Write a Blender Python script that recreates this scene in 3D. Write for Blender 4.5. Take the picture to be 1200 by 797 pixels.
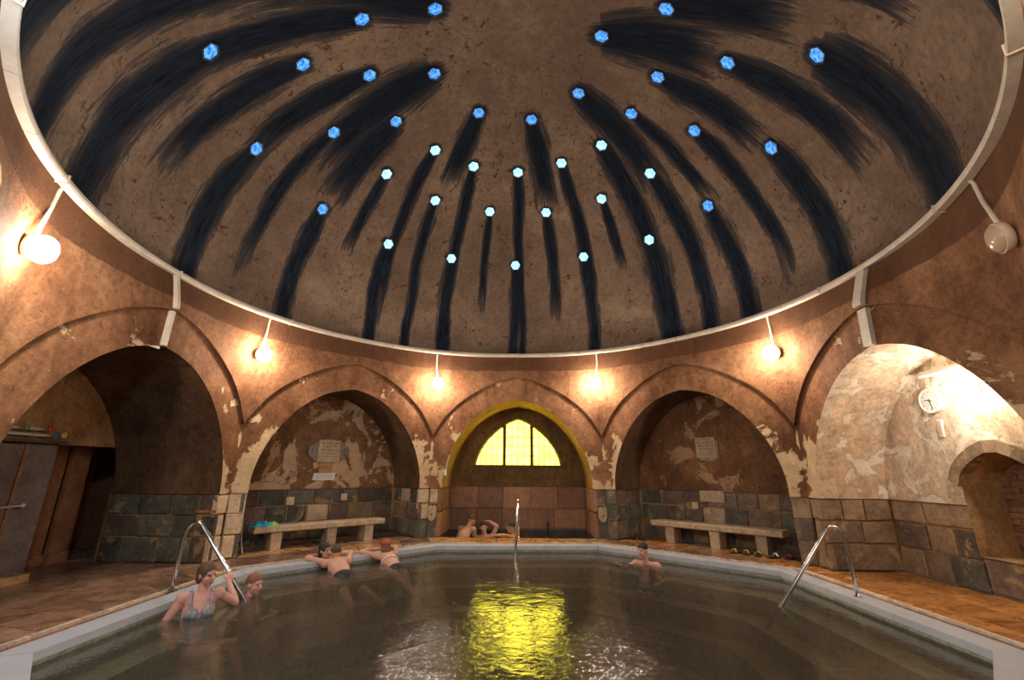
import bpy, bmesh, math, random
import numpy as np
from mathutils import Vector, Matrix
random.seed(7)
sc = bpy.context.scene
for o in list(bpy.data.objects): bpy.data.objects.remove(o)
C = sc.collection
PI = math.pi

# ------------------------------------------------------------------ camera
CAM = dict(f=521.56, pitch=.2843, yaw=-.0294, roll=-.0057, loc=(.1807, -5.7741, 1.42))
cam = bpy.data.cameras.new('camera'); cam.sensor_width = 36; cam.lens = CAM['f'] / 1200 * 36; cam.clip_start = .05
camo = bpy.data.objects.new('camera', cam); C.objects.link(camo); sc.camera = camo
def _cam_matrix():
    c, s = math.cos(CAM['yaw']), math.sin(CAM['yaw']); Ry = np.array([[c, -s, 0], [s, c, 0], [0, 0, 1]])
    c, s = math.cos(CAM['pitch']), math.sin(CAM['pitch']); Rp = np.array([[1, 0, 0], [0, -s, c], [0, c, s]])
    c, s = math.cos(CAM['roll']), math.sin(CAM['roll']); Rr = np.array([[c, -s, 0], [s, c, 0], [0, 0, 1]])
    M = Rr @ Rp @ Ry
    m = Matrix.Identity(4)
    for i in range(3):
        m[i][0] = M[0][i]; m[i][1] = M[1][i]; m[i][2] = -M[2][i]; m[i][3] = CAM['loc'][i]
    return m
camo.matrix_world = _cam_matrix()

# ------------------------------------------------------------------ world, exposure
w = bpy.data.worlds.new('world'); sc.world = w; w.use_nodes = True
w.node_tree.nodes['Background'].inputs[0].default_value = (.5, .4, .3, 1)
w.node_tree.nodes['Background'].inputs[1].default_value = 0.02
sc.view_settings.view_transform = 'Standard'; sc.view_settings.look = 'None'
sc.view_settings.gamma = 1; sc.view_settings.use_curve_mapping = False
sc.view_settings.exposure = 1.85
LAMP = 80.0           # opal lamp glass emission
NICHE_LAMP = 32.0
WINDOW = 2.5
SKYLIGHT = .34

# ------------------------------------------------------------------ helpers
class MB:
    def __init__(s): s.v = []; s.f = []
    def add(s, v, f):
        n = len(s.v); s.v += [tuple(p) for p in v]; s.f += [tuple(i + n for i in q) for q in f]; return s
    def box(s, c, d, M=None):
        hx, hy, hz = d[0] / 2, d[1] / 2, d[2] / 2
        v = [Vector((x, y, z)) for z in (-hz, hz) for y in (-hy, hy) for x in (-hx, hx)]
        if M is not None: v = [M @ p for p in v]
        v = [p + Vector(c) for p in v]
        return s.add(v, [(0, 2, 3, 1), (4, 5, 7, 6), (0, 1, 5, 4), (2, 6, 7, 3), (0, 4, 6, 2), (1, 3, 7, 5)])
    def tube(s, path, r, n=12, cap=True):
        P = [Vector(p) for p in path]; R = r if isinstance(r, (list, tuple)) else [r] * len(P)
        T = []
        for i in range(len(P)):
            a = P[max(i - 1, 0)]; b = P[min(i + 1, len(P) - 1)]; T.append((b - a).normalized())
        up = Vector((0, 0, 1)) if abs(T[0].z) < .9 else Vector((1, 0, 0))
        x = T[0].cross(up).normalized(); v = []
        for i, p in enumerate(P):
            x = (x - T[i] * x.dot(T[i])).normalized(); y = T[i].cross(x)
            for k in range(n):
                a = 2 * PI * k / n; v.append(p + (x * math.cos(a) + y * math.sin(a)) * R[i])
        f = [(i * n + k, i * n + (k + 1) % n, (i + 1) * n + (k + 1) % n, (i + 1) * n + k) for i in range(len(P) - 1) for k in range(n)]
        if cap: f += [tuple(range(n - 1, -1, -1)), tuple((len(P) - 1) * n + k for k in range(n))]
        return s.add(v, f)
    def lathe(s, prof, n=24, M=None):          # prof: (r, z) list
        v = []; f = []
        for r, z in prof:
            for k in range(n):
                a = 2 * PI * k / n; v.append(Vector((r * math.cos(a), r * math.sin(a), z)))
        for i in range(len(prof) - 1):
            for k in range(n): f.append((i * n + k, i * n + (k + 1) % n, (i + 1) * n + (k + 1) % n, (i + 1) * n + k))
        f.append(tuple(range(n - 1, -1, -1))); f.append(tuple((len(prof) - 1) * n + k for k in range(n)))
        if M is not None: v = [M @ p for p in v]
        return s.add(v, f)
    def prism(s, poly, z0, z1, F=lambda a, b, z: (a, b, z)):
        n = len(poly); v = [F(a, b, z0) for a, b in poly] + [F(a, b, z1) for a, b in poly]
        return s.add(v, [tuple(range(n - 1, -1, -1)), tuple(range(n, 2 * n))] + [(i, (i + 1) % n, n + (i + 1) % n, n + i) for i in range(n)])
    def ball(s, c, r, M=None, nu=14, nv=9):
        r = r if isinstance(r, (tuple, list)) else (r, r, r); v = []; f = []
        v.append(Vector((0, 0, -r[2])))
        for j in range(1, nv):
            b = -PI / 2 + PI * j / nv
            for k in range(nu):
                a = 2 * PI * k / nu; v.append(Vector((r[0] * math.cos(b) * math.cos(a), r[1] * math.cos(b) * math.sin(a), r[2] * math.sin(b))))
        v.append(Vector((0, 0, r[2]))); L = len(v) - 1
        for k in range(nu):
            f.append((0, 1 + (k + 1) % nu, 1 + k)); f.append((L, L - nu + k, L - nu + (k + 1) % nu))
        for j in range(nv - 2):
            for k in range(nu): f.append((1 + j * nu + k, 1 + j * nu + (k + 1) % nu, 1 + (j + 1) * nu + (k + 1) % nu, 1 + (j + 1) * nu + k))
        if M is not None: v = [M @ p for p in v]
        return s.add([p + Vector(c) for p in v], f)
    def capsule(s, a, b, ra, rb, n=12):
        a = Vector(a); b = Vector(b); d = (b - a); L = d.length or 1e-6; d.normalize()
        pts = []; rad = []
        for i in range(4, 0, -1): t = PI / 2 * i / 4.3; pts.append(a - d * ra * math.sin(t)); rad.append(ra * math.cos(t))
        pts.append(a); rad.append(ra); pts.append(b); rad.append(rb)
        for i in range(1, 5): t = PI / 2 * i / 4.3; pts.append(b + d * rb * math.sin(t)); rad.append(rb * math.cos(t))
        return s.tube(pts, rad, n)

def mesh_obj(name, mb, mat, parent=None, smooth=False, world=True, fixn=True):
    me = bpy.data.meshes.new(name)
    off = Vector(parent.location) if (parent is not None and world) else Vector((0, 0, 0))
    if parent is not None and world and parent.parent is not None: off = off + Vector(parent.parent.location)
    me.from_pydata([tuple(Vector(p) - off) for p in mb.v], [], mb.f)
    if fixn:
        bm = bmesh.new(); bm.from_mesh(me); bmesh.ops.recalc_face_normals(bm, faces=bm.faces); bm.to_mesh(me); bm.free()
    if smooth: me.polygons.foreach_set('use_smooth', [True] * len(me.polygons))
    if mat: me.materials.append(mat)
    o = bpy.data.objects.new(name, me); C.objects.link(o)
    if parent: o.parent = parent
    return o
def tag(o, label=None, cat=None, group=None, kind=None):
    if label: o['label'] = label
    if cat: o['category'] = cat
    if group: o['group'] = group
    if kind: o['kind'] = kind
    return o
def thing(name, label, cat, loc, group=None):
    o = bpy.data.objects.new(name, None); C.objects.link(o); o.location = loc; o.empty_display_size = .1
    return tag(o, label, cat, group)
def smooth_by_angle(o, ang=40):
    me = o.data; me.polygons.foreach_set('use_smooth', [True] * len(me.polygons))
    me.set_sharp_from_angle(angle=math.radians(ang))
def catmull(pts, per=4):
    out = []; P = [np.array(p, float) for p in pts]
    for i in range(len(P) - 1):
        p0 = P[i - 1] if i > 0 else 2 * P[0] - P[1]; p1, p2 = P[i], P[i + 1]; p3 = P[i + 2] if i + 2 < len(P) else 2 * P[-1] - P[-2]
        for k in range(per):
            t = k / per; out.append(.5 * (2 * p1 + (p2 - p0) * t + (2 * p0 - 5 * p1 + 4 * p2 - p3) * t * t + (3 * p1 - p0 - 3 * p2 + p3) * t ** 3))
    out.append(P[-1]); return [tuple(q) for q in out]
def resample(pts, n):
    P = np.array(pts, float); d = np.r_[0, np.cumsum(np.linalg.norm(np.diff(P, axis=0), axis=1))]
    s = np.linspace(0, d[-1], n); return [tuple(np.interp(x, d, P[:, j]) for j in range(P.shape[1])) for x in s]

# ------------------------------------------------------------------ materials
class NT:
    def __init__(s, name):
        s.m = bpy.data.materials.new(name); s.m.use_nodes = True; s.t = s.m.node_tree; s.n = s.t.nodes
        s.b = s.n['Principled BSDF']; s.out = s.n['Material Output']
    def new(s, typ, **kw):
        x = s.n.new('ShaderNode' + typ)
        for k, v in kw.items(): setattr(x, k, v)
        return x
    def L(s, a, b): s.t.links.new(a, b)
    def setv(s, sock, v):
        if hasattr(v, 'is_output'): s.L(v, sock)
        else: sock.default_value = v
    def pos(s): return s.new('NewGeometry').outputs['Position']
    def map(s, vec, sx=(1, 1, 1), loc=(0, 0, 0)):
        x = s.new('Mapping'); x.inputs['Scale'].default_value = sx; x.inputs['Location'].default_value = loc; s.L(vec, x.inputs['Vector']); return x.outputs[0]
    def noise(s, vec, scale, detail=5, rough=.55, dist=0):
        x = s.new('TexNoise'); x.inputs['Scale'].default_value = scale; x.inputs['Detail'].default_value = detail
        x.inputs['Roughness'].default_value = rough; x.inputs['Distortion'].default_value = dist
        if vec is not None: s.L(vec, x.inputs['Vector'])
        return x.outputs['Fac']
    def ramp(s, fac, stops):
        x = s.new('ValToRGB'); e = x.color_ramp.elements
        while len(e) < len(stops): e.new(.5)
        for i, (p, c) in enumerate(stops):
            e[i].position = p; e[i].color = (*c, 1) if hasattr(c, '__len__') else (c, c, c, 1)
        s.L(fac, x.inputs[0]); return x.outputs[0]
    def math(s, op, a, b=0.0, c=0.0):
        x = s.new('Math', operation=op); s.setv(x.inputs[0], a); s.setv(x.inputs[1], b); s.setv(x.inputs[2], c); return x.outputs[0]
    def mix(s, fac, a, b, mode='MIX'):
        x = s.new('Mix', data_type='RGBA', blend_type=mode); s.setv(x.inputs[0], fac)
        s.setv(x.inputs[6], (*a, 1) if isinstance(a, tuple) else a); s.setv(x.inputs[7], (*b, 1) if isinstance(b, tuple) else b); return x.outputs[2]
    def bump(s, h, strength=.3, dist=.02, normal=None):
        x = s.new('Bump'); x.inputs['Strength'].default_value = strength; x.inputs['Distance'].default_value = dist
        s.L(h, x.inputs['Height'])
        if normal: s.L(normal, x.inputs['Normal'])
        return x.outputs[0]
    def fin(s, col=None, rough=None, normal=None, metal=None, spec=None):
        if col is not None: s.setv(s.b.inputs['Base Color'], (*col, 1) if isinstance(col, tuple) else col)
        if rough is not None: s.setv(s.b.inputs['Roughness'], rough)
        if normal is not None: s.L(normal, s.b.inputs['Normal'])
        if metal is not None: s.b.inputs['Metallic'].default_value = metal
        if spec is not None: s.b.inputs['Specular IOR Level'].default_value = spec
        return s.m

def plaster(name, dark, mid, light, pale=None, thr=.62, band=False, rough=.88, attr=False, patch_scale=1.6):
    t = NT(name); p = t.pos()
    n1 = t.noise(p, .9, 6, .6, .4); n2 = t.noise(p, 5.5, 8, .65, .3); n3 = t.noise(p, 38, 4, .6)
    col = t.ramp(n1, [(.32, dark), (.5, mid), (.7, light)])
    col = t.mix(.55, col, t.ramp(n2, [(.3, (.62, .58, .55)), (.52, (1, 1, 1)), (.72, (1.18, 1.14, 1.06))]), 'MULTIPLY')
    n5 = t.noise(t.map(p, (2.4, 2.4, .7), (5, 1, 9)), 1.0, 8, .68, .8)
    col = t.mix(.75, col, t.ramp(n5, [(.32, (.55, .50, .46)), (.47, (.95, .93, .9)), (.56, (1.06, 1.04, 1.0)), (.7, (1.3, 1.25, 1.18))]), 'MULTIPLY')
    n6 = t.noise(p, 14, 6, .7, .5); col = t.mix(.85, col, t.ramp(n6, [(.32, (.62, .57, .52)), (.55, (1.03, 1.02, 1.0)), (.7, (1.2, 1.18, 1.12))]), 'MULTIPLY')
    h = t.math('ADD', t.math('MULTIPLY', n2, .7), t.math('ADD', t.math('MULTIPLY', n3, .2), t.math('MULTIPLY', n6, .35)))
    if pale:
        n4 = t.noise(t.map(p, loc=(3.1, 7.7, 1.3)), patch_scale, 9, .66, .5)
        if attr:
            a = t.new('Attribute', attribute_name='pale').outputs['Fac']
            n4 = t.math('ADD', n4, t.math('MULTIPLY', a, .34))
        k = t.ramp(n4, [(thr, 0.), (thr + .025, 1.)])
        pc = t.mix(1, pale, t.ramp(n2, [(.3, (.78, .75, .7)), (.65, (1.1, 1.08, 1.02))]), 'MULTIPLY')
        col = t.mix(k, col, pc); h = t.math('SUBTRACT', h, t.math('MULTIPLY', k, .35))
    # small dark pits
    v = t.noise(p, 16, 3, .5, .8); k = t.ramp(v, [(.66, 0.), (.7, .55)]); col = t.mix(k, col, tuple(c * .45 for c in dark))
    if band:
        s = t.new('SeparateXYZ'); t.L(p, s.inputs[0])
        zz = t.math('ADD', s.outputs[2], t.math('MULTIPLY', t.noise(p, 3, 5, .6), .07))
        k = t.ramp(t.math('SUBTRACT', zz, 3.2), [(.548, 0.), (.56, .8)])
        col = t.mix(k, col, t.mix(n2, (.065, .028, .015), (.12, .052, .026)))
    return t.fin(col, rough, t.bump(h, .75, .035), spec=.12)

def stone(name, a, b, rough=.7, wet=False, spec=.25, smear=False):
    t = NT(name); p = t.pos(); r = t.new('ObjectInfo').outputs['Random']
    off = t.new('CombineXYZ'); t.L(t.math('MULTIPLY', r, 37.), off.inputs[0]); t.L(t.math('MULTIPLY', r, 11.), off.inputs[2])
    va = t.new('VectorMath', operation='ADD'); t.L(p, va.inputs[0]); t.L(off.outputs[0], va.inputs[1]); q = va.outputs[0]
    n1 = t.noise(q, 3.2, 7, .62, .6); n2 = t.noise(q, 26, 6, .65)
    col = t.mix(t.ramp(n1, [(.3, 0.), (.7, 1.)]), a, b)
    col = t.mix(.7, col, t.ramp(n2, [(.3, (.55, .53, .5)), (.5, (1, 1, 1)), (.75, (1.3, 1.25, 1.15))]), 'MULTIPLY')
    br = t.math('MULTIPLY_ADD', r, .55, .72)
    cb = t.new('CombineColor')
    for i in range(3): t.L(br, cb.inputs[i])
    col = t.mix(1, col, cb.outputs[0], 'MULTIPLY')
    n3 = t.noise(q, 7, 7, .7, .8)
    if not wet and smear:
        k = t.ramp(t.noise(t.map(p, loc=(9, 4, 2)), 3.6, 8, .68, .7), [(.575, 0.), (.61, .85)]); col = t.mix(k, col, (.38, .25, .12))
    col = t.mix(.6, col, t.ramp(n3, [(.32, (.6, .58, .56)), (.5, (1, 1, 1)), (.72, (1.35, 1.3, 1.22))]), 'MULTIPLY')
    h = t.math('ADD', t.math('ADD', t.math('MULTIPLY', n1, .6), t.math('MULTIPLY', n3, .6)), t.math('MULTIPLY', n2, .5))
    if wet:
        rg = t.ramp(n1, [(.3, .12), (.7, .42)])
        return t.fin(col, rg, t.bump(h, .25, .012), spec=.5)
    return t.fin(col, rough, t.bump(h, .7, .02), spec=spec)

def simple(name, col, rough=.5, metal=0, spec=.5, var=.12, scale=12, bump=.1):
    t = NT(name); p = t.new('TexCoord').outputs['Object']
    n = t.noise(p, scale, 5, .6)
    c = t.mix(t.ramp(n, [(.3, 0.), (.7, 1.)]), tuple(x * (1 - var) for x in col), tuple(min(1, x * (1 + var)) for x in col))
    return t.fin(c, rough, t.bump(n, bump, .01), metal, spec)

def emit(name, col, strength, pattern=None):
    t = NT(name); e = t.new('Emission'); e.inputs['Strength'].default_value = strength
    if pattern:
        n = t.noise(t.new('TexCoord').outputs['Object'], pattern[0], 3, .6)
        t.L(t.ramp(n, [(.35, pattern[1]), (.6, col)]), e.inputs['Color'])
    else: e.inputs['Color'].default_value = (*col, 1)
    t.L(e.outputs[0], t.out.inputs['Surface']); return t.m

M = {}
M['plaster'] = plaster('ochre brown plaster', (.145, .064, .031), (.24, .112, .055), (.36, .185, .098), (.62, .44, .27), .62, attr=True)
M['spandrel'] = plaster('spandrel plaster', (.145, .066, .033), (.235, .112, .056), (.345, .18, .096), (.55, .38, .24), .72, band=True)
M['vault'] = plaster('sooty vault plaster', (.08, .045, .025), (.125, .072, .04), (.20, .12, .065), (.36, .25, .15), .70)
M['vault_window_lit'] = plaster('window-lit vault plaster', (.22, .12, .045), (.32, .18, .065), (.42, .26, .11), (.5, .36, .2), .70)  # the window's yellow glow is put into this plaster colour
M['vault_pale'] = plaster('lamp-lit pale plaster', (.56, .40, .26), (.68, .52, .37), (.76, .64, .50), (.82, .73, .61), .52, patch_scale=2.2)  # pale plaster; the niche lamp's brightness is also put into the colour
M['lunette_left'] = plaster('patchy brown plaster', (.13, .07, .036), (.22, .12, .062), (.34, .19, .10), (.60, .40, .26), .50, patch_scale=1.3)
M['lunette_right'] = plaster('dark brown plaster', (.12, .06, .032), (.20, .10, .05), (.31, .165, .085), (.46, .28, .17), .55)
M['lunette_back'] = plaster('dim olive plaster', (.13, .085, .035), (.19, .12, .05), (.26, .17, .075), (.46, .34, .2), .66)
M['lunette_pass'] = plaster('brown ochre plaster', (.26, .13, .055), (.39, .21, .095), (.50, .30, .14), (.62, .45, .22), .60)
M['mortar'] = plaster('tan mortar', (.30, .18, .08), (.46, .29, .14), (.56, .37, .19))
M['stone_dark'] = stone('dark green grey stone', (.06, .056, .043), (.16, .145, .11), smear=True)
M['stone_purple'] = stone('purple grey stone', (.10, .07, .058), (.22, .15, .115), smear=True)
M['stone_brown'] = stone('brown weathered stone', (.19, .125, .077), (.36, .245, .15), smear=True)
M['stone_cream'] = stone('cream limestone', (.46, .32, .19), (.64, .49, .33))
M['stone_rusty'] = stone('rusty brick red stone', (.28, .09, .04), (.40, .15, .06))
M['stone_black'] = stone('blackened wet stone', (.03, .024, .02), (.07, .055, .045))
M['flag_brown'] = stone('wet brown flagstone', (.16, .08, .05), (.33, .19, .125), wet=True)
M['flag_rust'] = stone('wet rust orange flagstone', (.30, .11, .025), (.50, .22, .06), wet=True)
M['flag_ochre'] = stone('wet ochre flagstone', (.32, .165, .065), (.50, .29, .125), wet=True)
M['coping'] = simple('pale grey coping stone', (.50, .52, .57), .32, var=.10, scale=3.5, bump=.06)  # grey stone with the blue of the cool light mixed into its colour
M['gutter'] = stone('red brown gutter tile', (.16, .05, .025), (.26, .09, .045), wet=True)
M['lip'] = stone('limescale lip', (.5, .4, .3), (.72, .62, .5), wet=True)
M['tile_brown'] = stone('brown wall tile', (.24, .115, .062), (.33, .165, .09), rough=.4, spec=.4)
M['marble_grey'] = stone('grey purple marble', (.12, .09, .078), (.20, .15, .13), rough=.4)
M['marble_brown'] = stone('red brown marble', (.22, .09, .04), (.34, .15, .07), rough=.4)
M['bench'] = stone('bench limestone', (.40, .28, .18), (.56, .42, .28), rough=.6)
M['pool'] = stone('pool stone', (.48, .48, .38), (.64, .64, .52), rough=.6)
M['brick'] = stone('dark red brick', (.20, .09, .05), (.32, .155, .09))
M['trunking'] = simple('cream cable trunking', (.60, .51, .41), .5, var=.15, scale=6)
M['conduit'] = simple('cream conduit', (.55, .45, .35), .45)
M['steel'] = simple('polished steel', (.72, .70, .70), .18, 1, var=.04)
M['lampbody'] = simple('cream lamp housing', (.60, .46, .32), .4)
M['opal_off'] = simple('unlit opal glass', (.50, .33, .22), .12, var=.04, scale=3, bump=.02)
M['opal_lit'] = emit('lit opal glass', (1, .86, .70), LAMP)
M['opal_niche'] = emit('lit opal glass niche', (1, .90, .78), NICHE_LAMP)
M['window_glow'] = emit('sunlit yellow glass', (1, .82, .045), WINDOW, (3., (1, .85, .075)))
M['muntin'] = simple('glow-tinted muntin', (.75, .55, .05), .5)  # yellow is the window glow on the bars, put into their colour
M['frame'] = simple('dark window frame', (.10, .065, .02), .6)
M['sky_glass'] = emit('blue skylight glass', (.16, .50, 1.0), SKYLIGHT, (22., (.02, .14, .55)))
M['sky_glass_low'] = emit('bright blue white skylight glass', (.42, .80, 1.0), SKYLIGHT * 1.9, (22., (.10, .40, .9)))
M['opal_cool_fill'] = emit('cool fill opal glass', (.70, .86, 1.0), LAMP * 1.7)
M['sky_rim'] = simple('black skylight rim', (.02, .022, .03), .5)
M['black'] = simple('black rubber', (.02, .02, .022), .55)
M['white'] = simple('white enamel', (.75, .72, .68), .35, var=.05)
M['ink'] = simple('dark ink', (.035, .028, .022), .7)
M['plaque'] = stone('ivory plaque', (.52, .38, .22), (.62, .47, .29), rough=.5)
M['plaque_grey'] = stone('grey plaque surround', (.30, .23, .18), (.40, .32, .25))
M['tag_orange'] = simple('orange card', (.45, .23, .10), .6)
M['red'] = simple('red plastic', (.5, .03, .02), .4)
M['yellow'] = simple('yellow plastic', (.7, .55, .05), .4)
M['green'] = simple('green plastic', (.10, .35, .06), .4)
M['blue'] = simple('blue plastic', (.03, .16, .42), .4)
M['teal'] = simple('teal towel', (.03, .28, .42), .9, var=.4, scale=9, bump=.6)
M['lime'] = simple('lime towel', (.25, .45, .08), .9, var=.4, scale=9, bump=.6)
M['skin'] = simple('skin', (.62, .33, .23), .5, var=.07, scale=7, bump=.03)
M['skin2'] = simple('rosy skin', (.66, .33, .26), .5, var=.08, scale=7, bump=.03)
M['skin3'] = simple('tanned skin', (.52, .27, .16), .5, var=.08, scale=7, bump=.03)
M['lips'] = simple('lips', (.42, .12, .10), .5)
M['hair_dark'] = simple('dark brown hair', (.035, .02, .014), .6, var=.4, scale=60, bump=.5)
M['hair_brown'] = simple('brown hair', (.11, .055, .03), .6, var=.4, scale=60, bump=.5)
M['hair_grey'] = simple('short brown grey hair', (.10, .06, .04), .7, var=.3, scale=60, bump=.5)
M['hair_fair'] = simple('auburn hair', (.25, .11, .05), .6, var=.3, scale=60, bump=.5)
M['swim_black'] = simple('black swimwear', (.018, .015, .016), .7)
M['swim_grey'] = simple('grey patterned swimsuit', (.30, .29, .32), .75, var=.55, scale=30)
M['swim_white'] = simple('white strap', (.7, .68, .72), .7)

# ------------------------------------------------------------------ layout constants
AW = 4.76; HL = AW * math.tan(PI / 8); SP = 4.71; RING = 4.87; RZ = 4.16; DRISE = .87 * 4.76
IMP = 1.02; AH = 1.70
def frame(k):
    a = math.radians(45 * k); N = Vector((math.sin(a), math.cos(a), 0)); T = Vector((math.cos(a), -math.sin(a), 0))
    return lambda t, n, z: N * (AW + n) + T * t + Vector((0, 0, z))
half = [(1.70, 1.02), (1.695, 1.25), (1.65, 1.50), (1.56, 1.77), (1.42, 2.06), (1.20, 2.37), (.93, 2.635), (.60, 2.85), (.28, 2.965), (0, 3.02)]
hoodh = [(HL, 2.17), (1.90, 2.30), (1.74, 2.56), (1.50, 2.83), (1.26, 3.02), (.95, 3.22), (.62, 3.38), (.3, 3.49), (0, 3.55)]
ARC = catmull(half, 4); HOOD = catmull(hoodh, 4)
def mirror(p): return p + [(-a, b) for a, b in reversed(p[:-1])]
ARCF = mirror(ARC)                       # from +t round to -t
_ht = np.array([p[0] for p in HOOD])[::-1]; _hz = np.array([p[1] for p in HOOD])[::-1]
def hood(t): return float(np.interp(abs(t), _ht, _hz))
SIDE = {0: 'back', -1: 'back_left', 1: 'back_right', -2: 'left', 2: 'right', -3: 'front_left', 3: 'front_right'}
DEPTH = {0: 1.36, -1: 1.15, 1: 1.0, -2: 1.80, 2: 1.06, -3: 1.0, 3: 1.0}

def add_attr(o, name, vals):
    a = o.data.attributes.new(name, 'FLOAT', 'POINT'); a.data.foreach_set('value', np.array(vals, np.float32))

# ------------------------------------------------------------------ dome with stains
HOLES = [  # pixel-derived (azimuth deg, elevation deg) are computed from these rays on the ellipsoid; half width m, length m
 ((529,303),.13,9),((604,311),.11,9),((684,301),.13,9),((455,286),.13,9),((761,281),.24,9),((378,245),.17,9),((830,241),.19,9),((300,174),.21,9),((904,173),.22,9),((246,60),.30,9),((958,64),.34,9),
 ((574,248),.08,2.4),((640,249),.12,2.6),((510,235),.11,9),((705,233),.10,1.6),((453,204),.11,1.8),((762,203),.19,9),((391,155),.14,3.0),((814,153),.15,3.1),((355,75),.21,2.7),((853,73),.22,2.5),
 ((607,202),.11,9),((555,195),.12,9),((658,191),.13,3.9),((510,176),.12,4.2),((705,170),.21,9),((464,142),.26,1.9),((740,133),.13,2.2),((433,88),.21,2.6),((771,90),.22,1.9),((424,22),.24,9),
 ((561,132),.19,1.5),((623,140),.20,1.8),((678,109),.26,2.3),((509,86),.34,2.6),((705,42),.38,1.7),((510,10),.34,2.6),((781,10),.26,1.7)]
_cm = np.array(camo.matrix_world)[:3, :3]
def pixel_ray(p):
    v = _cm @ np.array([(p[0] - 600) / CAM['f'], (398.5 - p[1]) / CAM['f'], -1.]); return np.array(CAM['loc']), v
holes = []
for p, hw, ln in HOLES:
    o_, v_ = pixel_ray(p); S = np.array([1 / RING, 1 / RING, 1 / DRISE]); oo = (o_ - [0, 0, RZ]) * S; vv = v_ * S
    A_ = vv @ vv; B_ = 2 * oo @ vv; C_ = oo @ oo - 1; t_ = (-B_ + math.sqrt(B_ * B_ - 4 * A_ * C_)) / (2 * A_)
    q = oo + t_ * vv; holes.append((math.atan2(q[0], q[1]), math.asin(min(1, q[2])), hw, ln, True))
rr = random.Random(3)
for row, (el, n, off) in enumerate([(30.5, 16, 0), (46.5, 16, .5), (59, 16, 0), (72, 8, .3)]):      # the rows go on behind the camera
    for i in range(n):
        az = ((i + off) * 360 / n + 180) % 360 - 180
        e = math.radians(el); a = math.radians(az)
        if all(math.hypot((a - h[0] + PI) % (2 * PI) - PI, 0) * math.cos(e) + abs(e - h[1]) > .2 for h in holes):
            if abs(az) > 100: holes.append((a, e, rr.uniform(.15, .3), rr.choice([2, 3, 9]), row))
def dome_pt(az, el, r=1.0):
    return Vector((RING * r * math.cos(el) * math.sin(az), RING * r * math.cos(el) * math.cos(az), RZ + DRISE * r * math.sin(el)))
NA, NE = 900, 210
az = np.linspace(-PI, PI, NA + 1); el = np.linspace(0, PI / 2 * .999, NE + 1)
AZ, EL = np.meshgrid(az, el)
X = RING * np.cos(EL) * np.sin(AZ); Y = RING * np.cos(EL) * np.cos(AZ); Z = RZ + DRISE * np.sin(EL)
F = np.full(AZ.shape, -2.0)
for i, (a, e, hw, ln, _) in enumerate(holes):
    dz = (AZ - a + PI) % (2 * PI) - PI
    wob = .035 * np.sin(EL * 5 + i * 1.7) + .012 * np.sin(EL * 17 + i)
    lat = 4.5 * np.cos(EL) * dz + wob * np.clip((e - EL) * 2, 0, 1)
    s = 4.5 * (e - EL)
    wid = 1.3 * hw * (.62 + .38 * np.clip(s / .5, 0, 1)) * np.clip(1.0 - .30 * np.clip(s / 4., 0, 1), .3, 1)
    f = 1 - np.abs(lat) / wid
    f = np.where(s < 0, 1 - np.hypot(lat, s) / (.13 + .22 * hw), f)            # round top just above the hole
    f = np.where(ln < 8, np.minimum(f, (ln - s) / (ln * .45)), f)
    F = np.maximum(F, f)
verts = np.stack([X.ravel(), Y.ravel(), Z.ravel()], 1)
j, i = np.meshgrid(np.arange(NE), np.arange(NA), indexing='ij'); q = (j * (NA + 1) + i)
faces = np.stack([q, q + NA + 1, q + NA + 2, q + 1], -1).reshape(-1, 4)
me = bpy.data.meshes.new('ceiling'); me.vertices.add(len(verts)); me.vertices.foreach_set('co', verts.ravel().astype(np.float32))
me.loops.add(faces.size); me.loops.foreach_set('vertex_index', faces.ravel().astype(np.int32))
me.polygons.add(len(faces)); me.polygons.foreach_set('loop_start', np.arange(0, faces.size, 4, dtype=np.int32)); me.update(calc_edges=True); me.validate()
uv = me.uv_layers.new(name='meridian'); U = np.stack([AZ.ravel(), EL.ravel()], 1)[faces.ravel()]; uv.data.foreach_set('uv', U.ravel().astype(np.float32))
at = me.attributes.new('stain', 'FLOAT', 'POINT'); at.data.foreach_set('value', F.ravel().astype(np.float32))
me.polygons.foreach_set('use_smooth', [True] * len(me.polygons))
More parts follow.
